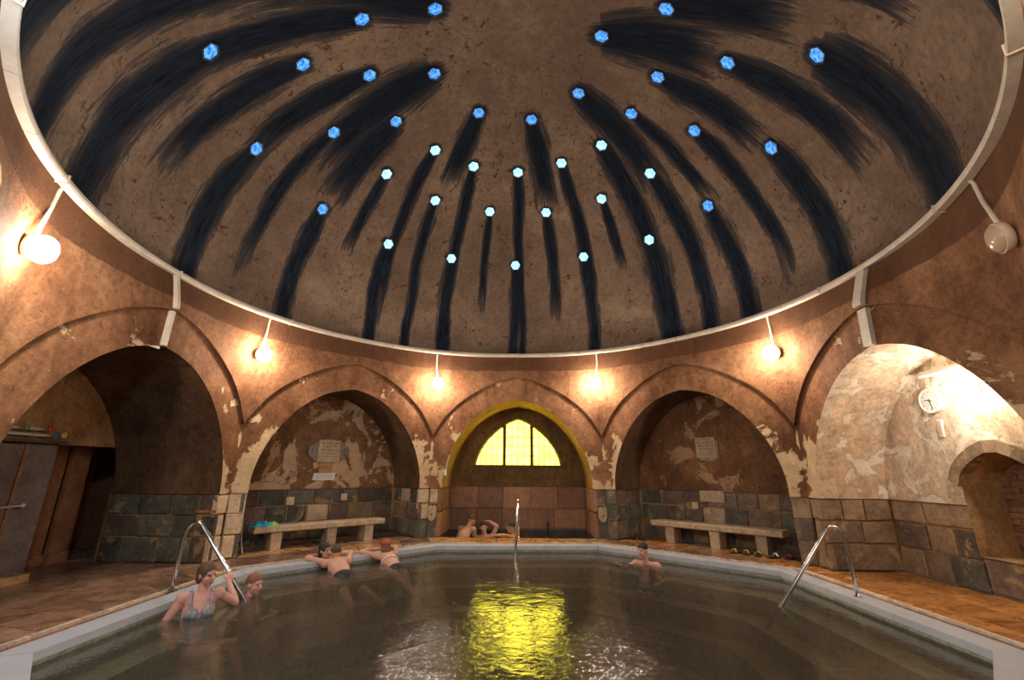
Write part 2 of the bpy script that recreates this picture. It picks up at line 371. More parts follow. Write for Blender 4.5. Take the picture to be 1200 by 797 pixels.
def dome_mat():
    t = NT('stained dome plaster'); p = t.pos()
    uvn = t.new('UVMap', uv_map='meridian').outputs[0]
    n1 = t.noise(p, .55, 6, .6, .3); n2 = t.noise(p, 3.2, 8, .62, .4)
    col = t.ramp(n1, [(.3, (.135, .089, .062)), (.5, (.18, .12, .083)), (.7, (.25, .175, .12))])
    col = t.mix(.6, col, t.ramp(n2, [(.3, (.68, .64, .6)), (.52, (1, 1, 1)), (.72, (1.2, 1.15, 1.05))]), 'MULTIPLY')
    pit = t.math('MULTIPLY', t.ramp(t.noise(p, 9, 3, .5, 1.2), [(.62, 0.), (.66, 1.)]), t.ramp(t.noise(p, .9, 3, .5), [(.40, 0.), (.55, .9)]))
    col = t.mix(pit, col, (.075, .032, .018))
    n6 = t.noise(p, 13, 7, .7, .5); col = t.mix(.75, col, t.ramp(n6, [(.32, (.66, .62, .6)), (.52, (1, 1, 1)), (.7, (1.25, 1.2, 1.12))]), 'MULTIPLY')
    a = t.new('Attribute', attribute_name='stain').outputs['Fac']
    nA = t.noise(t.map(uvn, (24, 2.6, 1)), 1.0, 12, .74, .2); nB = t.noise(t.map(uvn, (95, 9, 1)), 1.0, 10, .75, .3)
    f = t.math('ADD', a, t.math('ADD', t.math('MULTIPLY', t.math('SUBTRACT', nA, .5), 1.6), t.math('MULTIPLY', t.math('SUBTRACT', nB, .5), 1.5)))
    k1 = t.ramp(t.math('MULTIPLY_ADD', f, .25, .5), [(.482, 0.), (.500, .72), (.55, .9), (.60, 1.)])
    sc_ = t.mix(t.ramp(nB, [(.4, 0.), (.75, 1.)]), (.0025, .0034, .006), (.022, .032, .054))
    sc_ = t.mix(t.ramp(t.math('MULTIPLY_ADD', f, .25, .5), [(.5, 0.), (.64, 1.)]), (.045, .037, .035), sc_)
    col = t.mix(k1, col, sc_)
    h = t.math('SUBTRACT', t.math('MULTIPLY', n2, .6), t.math('ADD', t.math('MULTIPLY', pit, .3), t.math('MULTIPLY', k1, .05)))
    return t.fin(col, .88, t.bump(h, .6, .035), spec=.12)
me.materials.append(dome_mat())
ceil = bpy.data.objects.new('ceiling', me); C.objects.link(ceil)
tag(ceil, 'brown plaster dome with long black stains running down from its skylights', kind='structure')

# ------------------------------------------------------------------ spandrels between the arches
for k in range(-4, 4):
    mb = MB(); nv = 12; cols = []
    phis = np.linspace(-22.5, 22.5, 65)
    for ph in phis:
        side = k if ph < 0 else k + 1
        al = math.radians(22.5 + ph if ph < 0 else ph - 22.5)
        t = SP * math.tan(al); rl = SP / math.cos(al); zl = 3.62 if side in (4, -4) else hood(t * HL / (SP * math.tan(PI / 8))) - (.9 * (1 - abs(t) / 1.96) if abs(side) == 3 else 0)
        cols.append((math.radians(45 * k + 22.5 + ph), rl, zl))
    for a, rl, zl in cols:
        for j in range(nv + 1):
            s = j / nv; e = s ** 1.25
            r = rl + (RING - rl) * e; z = zl + (RZ - zl) * s
            mb.v.append((r * math.sin(a), r * math.cos(a), z))
    for i in range(len(cols) - 1):
        for j in range(nv): mb.f.append((i * (nv + 1) + j, (i + 1) * (nv + 1) + j, (i + 1) * (nv + 1) + j + 1, i * (nv + 1) + j + 1))
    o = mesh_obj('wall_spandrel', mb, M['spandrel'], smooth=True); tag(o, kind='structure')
    # the reveal under the spandrel edge
    mb = MB()
    for a, rl, zl in cols:
        mb.v.append((rl * math.sin(a), rl * math.cos(a), zl)); r2 = rl * (AW + .03) / SP; mb.v.append((r2 * math.sin(a), r2 * math.cos(a), zl - .012))
    mb.f = [(2 * i, 2 * i + 1, 2 * i + 3, 2 * i + 2) for i in range(len(cols) - 1)]
    mesh_obj('hood_reveal', mb, M['spandrel'], o, smooth=True)

# ------------------------------------------------------------------ stone strips
def stones(parent, p0, p1, zs, mats, seed, inward, lens=(.32, .62), name='stone_block', proud=.02, joint=.017, depth=.09):
    """rows of blocks on the strip p0->p1 (ground points); inward = 2D direction the faces look"""
    r = random.Random(seed); p0 = Vector((*p0, 0)); p1 = Vector((*p1, 0)); L = (p1 - p0).length; T = (p1 - p0).normalized(); N = Vector((*inward, 0)).normalized()
    for ci in range(len(zs) - 1):
        z0, z1 = zs[ci], zs[ci + 1]; x = 0
        while x < L - 1e-4:
            l = r.uniform(*lens)
            if L - x - l < lens[0] * .6: l = L - x
            l = min(l, L - x); mt = r.choices(list(mats), list(mats.values()))[0]
            j = joint * r.uniform(.6, 2.2) / 2; pr = -.028 + proud * r.uniform(.1, 1.1) if name == 'stone_block' else proud * r.uniform(.3, 1.2); ch = .012
            a0, a1, b0, b1 = x + j, x + l - j, z0 + j, z1 - j
            q = lambda s, z, d: p0 + T * s + N * d + Vector((0, 0, z))
            jj = lambda: r.uniform(-.016, .010)
            fr = [(a0, b0), (a1, b0), (a1, b1), (a0, b1)]; v = [q(s, z, -depth) for s, z in fr] + [q(s, z, pr - ch) for s, z in fr]
            cx, cz = (a0 + a1) / 2, (b0 + b1) / 2
            v += [q(s + math.copysign(ch, cx - s) + jj(), z + math.copysign(ch, cz - z) + jj(), pr + r.uniform(-.004, .006)) for s, z in fr]
            f = [(0, 1, 5, 4), (1, 2, 6, 5), (2, 3, 7, 6), (3, 0, 4, 7), (4, 5, 9, 8), (5, 6, 10, 9), (6, 7, 11, 10), (7, 4, 8, 11), (8, 9, 10, 11), (3, 2, 1, 0)]
            mesh_obj(name, MB().add(v, f), M[mt], parent)
            x += l
COURSE = (0, .37, .70, 1.015)
MIX = {-1: dict(stone_dark=5, stone_purple=3, stone_brown=1.2, stone_cream=.5), 1: dict(stone_purple=4, stone_dark=2.5, stone_brown=2, stone_cream=.25),
       -2: dict(stone_dark=6, stone_purple=2, stone_cream=.8), 2: dict(stone_brown=4, stone_purple=1.5, stone_dark=1), 0: dict(stone_dark=2, stone_purple=2, stone_cream=1),
       -3: dict(stone_dark=3, stone_purple=2), 3: dict(stone_dark=3, stone_brown=2)}
PIER = {-1: (dict(stone_cream=5, stone_brown=2), dict(stone_dark=2, stone_cream=3)), 0: (dict(stone_cream=5, stone_dark=2), dict(stone_purple=4, stone_dark=3)),
        1: (dict(stone_purple=3, stone_dark=3), dict(stone_purple=4, stone_brown=3)), -2: (dict(stone_dark=1), dict(stone_cream=5, stone_brown=1)),
        2: (dict(stone_brown=4, stone_purple=2), dict(stone_brown=1)), -3: (dict(stone_dark=1),) * 2, 3: (dict(stone_dark=1),) * 2}
VM = {0: 'vault_window_lit', -1: 'vault', 1: 'vault', -2: 'vault', 2: 'vault_pale', -3: 'vault', 3: 'vault'}
BM_ = {0: 'lunette_back', -1: 'lunette_left', 1: 'lunette_right', -2: 'lunette_pass', 2: 'vault_pale', -3: 'lunette_right', 3: 'lunette_right'}

def fill_loops(loops, Fn):
    bm = bmesh.new(); es = []
    for lp in loops:
        vs = [bm.verts.new(Fn(a, b)) for a, b in lp]
        es += [bm.edges.new((vs[i], vs[(i + 1) % len(vs)])) for i in range(len(vs))]
    bmesh.ops.triangle_fill(bm, use_beauty=True, use_dissolve=False, edges=es)
    bm.verts.index_update(); mb = MB(); mb.v = [tuple(v.co) for v in bm.verts]; mb.f = [tuple(v.index for v in f.verts) for f in bm.faces]; bm.free(); return mb

WIN = resample(catmull([(1.125, 1.52), (1.07, 1.72), (.95, 1.97), (.74, 2.24), (.45, 2.50), (.2, 2.65), (0, 2.73)], 4), 16)
WINF = mirror(WIN)
SMALL = [(a + .10, b) for a, b in mirror(resample(catmull([(.53, .42), (.53, .9), (.53, 1.26), (.43, 1.44), (.22, 1.59), (0, 1.68)], 4), 16))]
WALL = {}
for k in SIDE:
    Fk = frame(k); D = DEPTH[k]
    # archivolt panel
    outer = resample([(HL, IMP)] + HOOD, 44); inner = resample(ARC, 44); nr = 7; mb = MB(); pale = []
    rows = []
    for sgn in (1, -1):
        for a, b in zip(outer, inner):
            for j in range(nr + 1):
                s = j / nr; t = (a[0] + (b[0] - a[0]) * s) * sgn; z = a[1] + (b[1] - a[1]) * s
                mb.v.append(Fk(t, 0, z))
                base = max(0, 1 - (z - 1.0) / 1.7) * (.35 + .65 * s)
                fac = {-1: 1.3 if t < 0 else .75, 0: .7, 1: .85 if t < 0 else .7, -2: 1.0 if t > 0 else .7, 2: .85, -3: .3, 3: .3}[k]
                scar = .9 * max(0, 1 - abs(abs(t) - HL) / .06) * max(0, 1 - abs(z - 1.9) / .32)
                pale.append(max(base * fac, scar if k != 2 else 0))
        o0 = 0 if sgn == 1 else 44 * (nr + 1)
        for i in range(43):
            for j in range(nr): q = o0 + i * (nr + 1) + j; mb.f.append((q, q + 1, q + nr + 2, q + nr + 1))
    wall = mesh_obj('wall_' + SIDE[k], mb, M['plaster'], fixn=False); add_attr(wall, 'pale', pale); tag(wall, kind='structure'); WALL[k] = wall
    # vault soffit
    mb = MB(); nd = 8
    for (t, z) in ARCF:
        for j in range(nd + 1): mb.v.append(Fk(t, D * j / nd, z))
    for i in range(len(ARCF) - 1):
        for j in range(nd): q = i * (nd + 1) + j; mb.f.append((q, q + 1, q + nd + 2, q + nd + 1))
    mesh_obj('vault', mb, M[VM[k]], wall, smooth=True, fixn=False)
    # mortar behind the stones of piers and jambs, ledge on top of them
    for sgn in (1, -1):
        mb = MB(); e = .045
        mb.add([Fk(sgn * HL, e, 0), Fk(sgn * (AH + e), e, 0), Fk(sgn * (AH + e), e, IMP), Fk(sgn * HL, e, IMP)], [(0, 1, 2, 3)])
        mb.add([Fk(sgn * (AH + e), e, 0), Fk(sgn * (AH + e), D + .06, 0), Fk(sgn * (AH + e), D + .06, IMP), Fk(sgn * (AH + e), e, IMP)], [(0, 1, 2, 3)])
        mb.add([Fk(sgn * (HL + .02), -.001, IMP), Fk(sgn * AH, -.001, IMP), Fk(sgn * AH, .08, IMP), Fk(sgn * (HL + .02), .08, IMP)], [(0, 1, 2, 3)]); mb.add([Fk(sgn * AH, 0, IMP), Fk(sgn * AH, D, IMP), Fk(sgn * (AH + .08), D, IMP), Fk(sgn * (AH + .08), 0, IMP)], [(0, 1, 2, 3)])
        mesh_obj('mortar_bed', mb, M['mortar'], wall)
        c = Fk(sgn * HL, 0, 0); d = Fk(sgn * AH, 0, 0); e2 = Fk(sgn * AH, D, 0); nin = Fk(0, -1, 0) - Fk(0, 0, 0); tin = (Fk(-sgn, 0, 0) - Fk(0, 0, 0))
        stones(wall, c.xy, d.xy, COURSE, PIER[k][0 if sgn < 0 else 1], 100 * k + sgn, nin.xy, (.26, .3))
        if k == 0:
            for (za, zb) in ((0, .52), (.52, 1.015)): stones(wall, d.xy, e2.xy, (za, zb), dict(tile_brown=1), 5, tin.xy, (.6, .7), 'wall_tile', .012)
        else: stones(wall, d.xy, e2.xy, COURSE, MIX[k], 200 * k + sgn, tin.xy)
    # back of the niche
    if k in (-1, 1, -3, 3):
        mesh_obj('niche_back', fill_loops([ARCF], lambda a, b: Fk(a, D, b)), M[BM_[k]], wall)
    elif k == 0:
        mesh_obj('niche_back', fill_loops([ARCF, WINF], lambda a, b: Fk(a, D, b)), M[BM_[k]], wall)
    elif k == 2:
        up = [p for p in SMALL if p[1] > IMP]; lower = ARCF + [(-.43, IMP)] + up[::-1] + [(.63, IMP)]
        mesh_obj('niche_back', fill_loops([lower], lambda a, b: Fk(a, D, b)), M[BM_[k]], wall)
    elif k == -2:
        lp = [p for p in ARCF if p[1] > 1.76]; e0 = 1.565
        mesh_obj('niche_back', fill_loops([[(e0, 1.74)] + lp + [(-e0, 1.74)]], lambda a, b: Fk(a, D, b)), M[BM_[k]], wall)
    if k in (-1, 1, -3, 3):
        mb = MB().add([Fk(-AH - .05, D + .045, 0), Fk(AH + .05, D + .045, 0), Fk(AH + .05, D + .045, IMP + .01), Fk(-AH - .05, D + .045, IMP + .01)], [(0, 1, 2, 3)]).add([Fk(-AH - .05, D, IMP), Fk(AH + .05, D, IMP), Fk(AH + .05, D + .08, IMP), Fk(-AH - .05, D + .08, IMP)], [(0, 1, 2, 3)]); mesh_obj('mortar_bed', mb, M['mortar'], wall)
        stones(wall, Fk(-AH, D, 0).xy, Fk(AH, D, 0).xy, COURSE, MIX[k], 300 * k, (Fk(0, -1, 0) - Fk(0, 0, 0)).xy, (.34, .7))
    if k == 0:
        stones(wall, Fk(-AH, D, 0).xy, Fk(AH, D, 0).xy, (.03, .50, 1.015), dict(tile_brown=1), 9, (0, -1), (.62, .72), 'wall_tile', .012, .006)
    if k == 2:
        mb = MB().add([Fk(-AH - .06, D + .045, 0), Fk(-.43, D + .045, 0), Fk(-.43, D + .045, IMP), Fk(-AH - .06, D + .045, IMP)], [(0, 1, 2, 3)])
        mb.add([Fk(.62, D + .045, 0), Fk(AH + .06, D + .045, 0), Fk(AH + .06, D + .045, IMP), Fk(.62, D + .045, IMP)], [(0, 1, 2, 3)])
        mb.add([Fk(-.43, D + .045, 0), Fk(.63, D + .045, 0), Fk(.63, D + .045, .42), Fk(-.43, D + .045, .42)], [(0, 1, 2, 3)])
        mesh_obj('mortar_bed', mb, M['mortar'], wall)
        for (a, b, zs, sd) in ((-AH, -.43, (0, .36, .72, 1.015), 31), (.63, AH, (0, .36, .72, 1.015), 32), (-.43, .63, (0, .42), 33)):
            stones(wall, Fk(a, D, 0).xy, Fk(b, D, 0).xy, zs, MIX[2], sd, (-1, 0), (.4, .62))
        # bricked-up recess
        rec = .52; mb = MB(); n = len(SMALL)
        for (t, z) in SMALL: mb.v += [Fk(t, D, z), Fk(t, D + rec, z)]
        mb.f = [(2 * i, 2 * ((i + 1) % n), 2 * ((i + 1) % n) + 1, 2 * i + 1) for i in range(n)]
        mesh_obj('recess_reveal', mb, M['mortar'], wall)
        mesh_obj('recess_back', fill_loops([SMALL], lambda a, b: Fk(a, D + rec, b)), M['mortar'], wall)
        bh, bl = .075, .235; zz = .42; row = 0
        while zz < 1.68:
            x = -.44 - (bl / 2 if row % 2 else 0)
            hw = float(np.interp(zz + bh * .5, [.42, 1.26, 1.44, 1.59, 1.68], [.53, .53, .43, .22, 0]))
            while x < .64:
                a, b = max(x + .006, .10 - hw), min(x + bl - .006, .10 + hw)
                if b - a > .03:
                    mb = MB(); d0, d1 = D + rec - random.uniform(.018, .03), D + rec + .02
                    mb.add([Fk(t, d, z) for d in (d0, d1) for z in (zz + .006, zz + bh - .006) for t in (a, b)], [(0, 1, 3, 2), (4, 6, 7, 5), (0, 4, 5, 1), (2, 3, 7, 6), (0, 2, 6, 4), (1, 5, 7, 3)])
                    mesh_obj('brick', mb, M['brick'], wall)
                x += bl
            zz += bh; row += 1
        # projecting arch of the recess: voussoirs
        vs = [p for p in SMALL if p[1] > 1.2]
        vs = resample(vs, 10)
        for i in range(9):
            (a0, b0), (a1, b1) = vs[i], vs[i + 1]
            def outp(a, b): 
                d = Vector((a - .10, b - .9)).normalized() * .15; return (a + d.x, b + d.y)
            o0, o1 = outp(a0, b0), outp(a1, b1); g = .006
            poly = [(a0, b0), (a1, b1), o1, o0]; cx = sum(p[0] for p in poly) / 4; cy = sum(p[1] for p in poly) / 4
            poly = [(cx + (p[0] - cx) * .97, cy + (p[1] - cy) * .97) for p in poly]
            mb = MB().prism(poly, D - .05, D + .1, lambda a, b, z: Fk(a, z, b)); mesh_obj('voussoir', mb, M['stone_brown'], wall)

# ------------------------------------------------------------------ camera-side bay (the entrance passage the picture is taken from)
mb = MB()
def quad(*p): mb.add(p, [tuple(range(len(p)))])
yb = -9.0; y0 = -SP
for sx in (-1, 1): quad((sx * HL, y0, 0), (sx * HL, yb, 0), (sx * HL, yb, 3.64), (sx * HL, y0, 3.64))
quad((-HL, yb, 0), (HL, yb, 0), (HL, yb, 3.64), (-HL, yb, 3.64)); quad((-HL, y0, 3.64), (HL, y0, 3.64), (HL, yb, 3.64), (-HL, yb, 3.64))
o = mesh_obj('wall_front', mb, M['lunette_pass']); tag(o, kind='structure')

# ------------------------------------------------------------------ floor
PA = 3.75
POOL = [(1.60, 3.72), (3.96, 1.60), (4.06, -1.44), (1.85, -3.72), (-1.45, -4.02), (-3.74, -1.82), (-3.74, 1.22), (-1.53, 3.54)]   # as built it is not quite regular
def octa(ap, z):
    """pool outline moved outwards by ap - PA"""
    d = ap - PA; n = 8; P2 = [Vector(p) for p in POOL]; L = []
    for i in range(n):
        a, b = P2[i], P2[(i + 1) % n]; e = (b - a).normalized(); nn = Vector((-e.y, e.x)); L.append((a + nn * d, e))
    out = []
    for i in range(n):
        (p, e), (q, g) = L[i - 1], L[i]; cr = e.x * g.y - e.y * g.x; t = ((q.x - p.x) * g.y - (q.y - p.y) * g.x) / cr; h = p + e * t; out.append(Vector((h.x, h.y, z)))
    return out
def room_octagon(ap, z): 
    r = ap / math.cos(PI / 8); return [Vector((r * math.sin(math.radians(22.5 + 45 * i)), r * math.cos(math.radians(22.5 + 45 * i)), z)) for i in range(8)]
def ring_faces(mb, A, B):
    n = len(mb.v); mb.v += [tuple(p) for p in A] + [tuple(p) for p in B]; m = len(A)
    mb.f += [(n + i, n + (i + 1) % m, n + m + (i + 1) % m, n + m + i) for i in range(m)]
mb = MB(); ring_faces(mb, octa(PA + .02, -.03), room_octagon(AW + .02, -.03))
for k in (-1, 1, -2, 2, -3, 3, 4):
    Fk = frame(k); d = {-2: 5.0, 4: 4.5}.get(k, DEPTH.get(k, 1)); hw = 3.2 if k == -2 else HL
    n = len(mb.v); mb.v += [Fk(-HL, 0, -.03), Fk(HL, 0, -.03), Fk(hw, d, -.03), Fk(-hw, d, -.03)]; mb.f.append((n, n + 1, n + 2, n + 3))
floor = mesh_obj('floor', mb, M['mortar'], fixn=False); tag(floor, 'wet flagstone deck around the pool', kind='structure')
def slab(poly, F, mat, z=0.0):
    cx = sum(p[0] for p in poly) / len(poly); cy = sum(p[1] for p in poly) / len(poly)
    q = []
    for a, b in poly:
        d = Vector((cx - a, cy - b)); d = d.normalized() * .004; q.append((a + d.x, b + d.y))
    dz = random.uniform(-.003, .003); mesh_obj('flagstone', MB().prism(q, -.05, z + dz, lambda a, b, zz: F(a, b, zz)), M[mat], floor)
DECK = 4.17
def deckmat(k): return {-1: ['flag_brown', 'flag_brown', 'flag_ochre'], 1: ['flag_ochre', 'flag_rust', 'flag_brown'], -2: ['flag_brown'], 2: ['flag_rust', 'flag_rust', 'flag_ochre'], 0: ['flag_rust', 'flag_ochre']}.get(k, ['flag_brown'])
for k in (-3, -2, -1, 0, 1, 2, 3, 4):
    Fk = frame(k); rs = random.Random(50 + k); n = 5
    fr = [0] + sorted([(i + rs.uniform(-.2, .2)) / n for i in range(1, n)]) + [1]
    oi, oo = octa(DECK, 0), room_octagon(AW, 0); i0, i1, o0, o1 = oi[(k - 1) % 8], oi[k % 8], oo[(k - 1) % 8], oo[k % 8]
    for i in range(n):
        a, b = fr[i], fr[i + 1]; c_, d_ = (min(1, max(0, q_ + (rs.uniform(-.03, .03) if 0 < q_ < 1 else 0))) for q_ in (a, b))
        slab([tuple(i0.lerp(i1, a).xy), tuple(i0.lerp(i1, b).xy), tuple(o0.lerp(o1, b).xy), tuple(o0.lerp(o1, a).xy)], lambda u, v, z: Vector((u, v, z)), rs.choice(deckmat(k)))
    if k == 0: continue
    D = {-2: 4.6, 4: 4.2}.get(k, DEPTH.get(k, 1)); rows = {-2: 6, 4: 5}.get(k, 2); z = 0
    cuts = [0] + [D * (i + rs.uniform(-.15, .15)) / rows for i in range(1, rows)] + [D]
    for r_ in range(rows):
        w_ = AH - .012 if k != 4 else HL - .01
        if k == -2 and cuts[r_] > 1.5: w_ = 3.0
        m_ = rs.choice([3, 4]); fx = [-w_] + [-w_ + 2 * w_ * (i + rs.uniform(-.2, .2)) / m_ for i in range(1, m_)] + [w_]
        for i in range(m_): slab([(fx[i], cuts[r_]), (fx[i + 1], cuts[r_]), (fx[i + 1], cuts[r_ + 1]), (fx[i], cuts[r_ + 1])], Fk, rs.choice(deckmat(k)))

# ------------------------------------------------------------------ pool basin, coping, water
mb = MB()
prof = [(PA, -.03), (PA, -.30), (PA - .38, -.30), (PA - .38, -.55), (PA - .76, -.55), (PA - .76, -.80), (PA - 1.14, -.80), (PA - 1.14, -1.15)]
for (a, za), (b, zb) in zip(prof[:-1], prof[1:]): ring_faces(mb, octa(a, za), octa(b, zb))
n = len(mb.v); mb.v += [tuple(p) for p in octa(PA - 1.14, -1.15)]; mb.f.append(tuple(range(n, n + 8)))
basin = mesh_obj('pool_basin', mb, M['pool'], fixn=False); tag(basin, 'octagonal stone pool basin with underwater steps', kind='structure')
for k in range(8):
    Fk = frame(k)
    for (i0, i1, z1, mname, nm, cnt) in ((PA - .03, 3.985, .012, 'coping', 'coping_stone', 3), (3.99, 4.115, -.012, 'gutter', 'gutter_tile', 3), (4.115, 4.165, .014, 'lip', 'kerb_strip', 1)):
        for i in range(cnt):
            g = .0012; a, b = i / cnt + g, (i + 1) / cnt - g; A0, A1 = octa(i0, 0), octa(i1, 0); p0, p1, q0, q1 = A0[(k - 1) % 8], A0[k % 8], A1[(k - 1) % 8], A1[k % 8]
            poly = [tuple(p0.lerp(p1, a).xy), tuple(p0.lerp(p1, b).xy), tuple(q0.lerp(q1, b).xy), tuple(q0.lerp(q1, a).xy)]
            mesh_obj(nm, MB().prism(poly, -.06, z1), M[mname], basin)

def water_mat(name, tint, dens, turb=True, murk=(.125, .112, .082), cloud=.38):
    t = NT(name); p = t.pos()
    mp = t.map(p, (1, 1, 1))
    n1 = t.noise(mp, 3.2, 3, .5, .5); n2 = t.noise(mp, 14, 3, .5, .6); n3 = t.noise(mp, 40, 2, .5, .4)
    h = t.math('ADD', t.math('MULTIPLY', n1, .6), t.math('MULTIPLY', n2, .22))
    if turb:   # bubbling water over the jets in front
        s = t.new('SeparateXYZ'); t.L(p, s.inputs[0])
        ms = []
        for cx_, cy_, rx_, ry_ in ((-.74, -1.25, .72, 1.35), (1.0, -1.55, .62, 1.05)):
            dx = t.math('DIVIDE', t.math('SUBTRACT', s.outputs[0], cx_), rx_); dy = t.math('DIVIDE', t.math('SUBTRACT', s.outputs[1], cy_), ry_)
            d = t.math('SQRT', t.math('ADD', t.math('MULTIPLY', dx, dx), t.math('MULTIPLY', dy, dy)))
            ms.append(t.ramp(t.math('ADD', d, t.math('MULTIPLY', t.math('SUBTRACT', n2, .5), 1.2)), [(.5, 1.), (1.0, 0.)]))
        m_ = t.math('MAXIMUM', *ms)
        h = t.math('ADD', h, t.math('MULTIPLY', m_, t.math('ADD', t.math('MULTIPLY', n2, .85), t.math('MULTIPLY', n3, .2))))
    bp = t.bump(h, 1.0, .015)
    tr = t.new('BsdfTransparent'); tr.inputs['Color'].default_value = (*tint, 1)
    gl = t.new('BsdfGlossy'); gl.inputs['Roughness'].default_value = .045; gl.inputs['Color'].default_value = (1, 1, 1, 1); t.L(bp, gl.inputs['Normal'])
    fr = t.new('Fresnel'); fr.inputs['IOR'].default_value = 1.33; t.L(bp, fr.inputs['Normal'])
    df = t.new('BsdfDiffuse'); df.inputs['Color'].default_value = (*murk, 1)      # suspended minerals
    mu = t.new('MixShader'); mu.inputs[0].default_value = cloud; t.L(tr.outputs[0], mu.inputs[1]); t.L(df.outputs[0], mu.inputs[2])
    mx = t.new('MixShader'); t.L(fr.outputs[0], mx.inputs[0]); t.L(mu.outputs[0], mx.inputs[1]); t.L(gl.outputs[0], mx.inputs[2]); t.L(mx.outputs[0], t.out.inputs['Surface'])
    va = t.new('VolumeAbsorption'); va.inputs['Color'].default_value = (.60, .57, .46, 1); va.inputs['Density'].default_value = dens
    t.L(va.outputs[0], t.out.inputs['Volume'])
    return t.m
WZ = -.10
M['water'] = water_mat('murky thermal water', (.97, .96, .92), 1.35); M['water_small'] = water_mat('dark thermal water', (.5, .45, .38), 1.5, False, (.03, .025, .02), .3)
mb = MB()
A_ = octa(PA - .005, WZ); mb.v += [tuple(p) for p in A_]; mb.f.append(tuple(range(7, -1, -1)))
o = mesh_obj('pool_water', mb, M['water'], fixn=False); tag(o, 'greenish brown thermal water filling the octagonal pool', 'water', kind='stuff')
# small pool in the back niche
F0 = frame(0); D0 = DEPTH[0]
mb = MB(); zb = -.9
for a, b in (((-AH, 0), (AH, 0)), ((AH, 0), (AH, D0)), ((AH, D0), (-AH, D0)), ((-AH, D0), (-AH, 0))): mb.add([F0(*a, zb), F0(*b, zb), F0(*b, 0 if a[1] == b[1] == 0 else .0), F0(*a, .0)], [(0, 1, 2, 3)])
mb.add([F0(-AH, 0, zb), F0(AH, 0, zb), F0(AH, D0, zb), F0(-AH, D0, zb)], [(0, 1, 2, 3)])
o = mesh_obj('plunge_pool_basin', mb, M['stone_black'], fixn=False); tag(o, 'small plunge pool basin inside the arched window niche', kind='structure')
mb = MB().add([F0(-AH + .002, .003, -.2), F0(AH - .002, .003, -.2), F0(AH - .002, D0 - .003, -.2), F0(-AH + .002, D0 - .003, -.2)], [(0, 1, 2, 3)])
o = mesh_obj('plunge_pool_water', mb, M['water_small']); tag(o, 'dark still water of the small plunge pool under the window', 'water', kind='stuff')

# ------------------------------------------------------------------ arched window of the back niche
def clip(poly, conv):
    out = poly; n = len(conv)
    for i in range(n):
        a, b = conv[i], conv[(i + 1) % n]; inp = out; out = []
        if not inp: return []
        sd = lambda p: (b[0] - a[0]) * (p[1] - a[1]) - (b[1] - a[1]) * (p[0] - a[0])
        for j in range(len(inp)):
            p, q = inp[j], inp[(j + 1) % len(inp)]; sp, sq = sd(p), sd(q)
            if sp >= 0: out.append(p)
            if (sp >= 0) != (sq >= 0): u = sp / (sp - sq); out.append((p[0] + (q[0] - p[0]) * u, p[1] + (q[1] - p[1]) * u))
    return out
win = thing('window_1', 'yellow glowing lunette window of small panes between two dark mullions', None, F0(0, D0, 1.52)); tag(win, kind='structure')
inset = [(a * .965, 1.55 + (b - 1.52) * .955) for a, b in WINF]
mb = MB(); n = len(WINF)                                             # reveal + frame rim
for (a, b), (c, d) in zip(WINF, inset): mb.v += [F0(a, D0 - .004, b), F0(a, D0 + .14, b), F0(c, D0 + .10, d), F0(c, D0 + .14, d)]
for i in range(n):
    j = (i + 1) % n; mb.f += [(4 * i, 4 * j, 4 * j + 1, 4 * i + 1), (4 * i + 1, 4 * j + 1, 4 * j + 2, 4 * i + 2)]
mesh_obj('window_frame', mb, M['frame'], win)
mb = MB().box(F0(0, D0 - .02, 1.50), (2.34, .07, .05)); mesh_obj('window_sill', mb, M['frame'], win)
mull = [-.355, .36]
for x in mull:
    zt = float(np.interp(abs(x), [0, .2, .45, .74], [2.72, 2.64, 2.49, 2.23]))
    mesh_obj('mullion', MB().box(F0(x, D0 + .09, (1.52 + zt) / 2), (.072, .09, zt - 1.52)), M['frame'], win)
zr = [1.54, 1.775, 2.02, 2.255, 2.50, 2.74]
for (xa, xb, nn) in ((-1.12, -.395, 5), (-.315, .32, 4), (.40, 1.12, 5)):
    w_ = (xb - xa) / nn
    for i in range(nn):
        for j in range(5):
            p = clip([(xa + i * w_ + .009, zr[j] + .009), (xa + (i + 1) * w_ - .009, zr[j] + .009), (xa + (i + 1) * w_ - .009, zr[j + 1] - .009), (xa + i * w_ + .009, zr[j + 1] - .009)], inset)
            if len(p) > 2:
                ar = abs(sum(p[q][0] * p[(q + 1) % len(p)][1] - p[(q + 1) % len(p)][0] * p[q][1] for q in range(len(p)))) / 2
                if ar > .0008: mesh_obj('pane', MB().prism(p, D0 + .105, D0 + .117, lambda a, b, z: F0(a, z, b)), M['window_glow'], win)
mesh_obj('muntin_grid', MB().prism(inset, D0 + .112, D0 + .125, lambda a, b, z: F0(a, z, b)), M['muntin'], win)

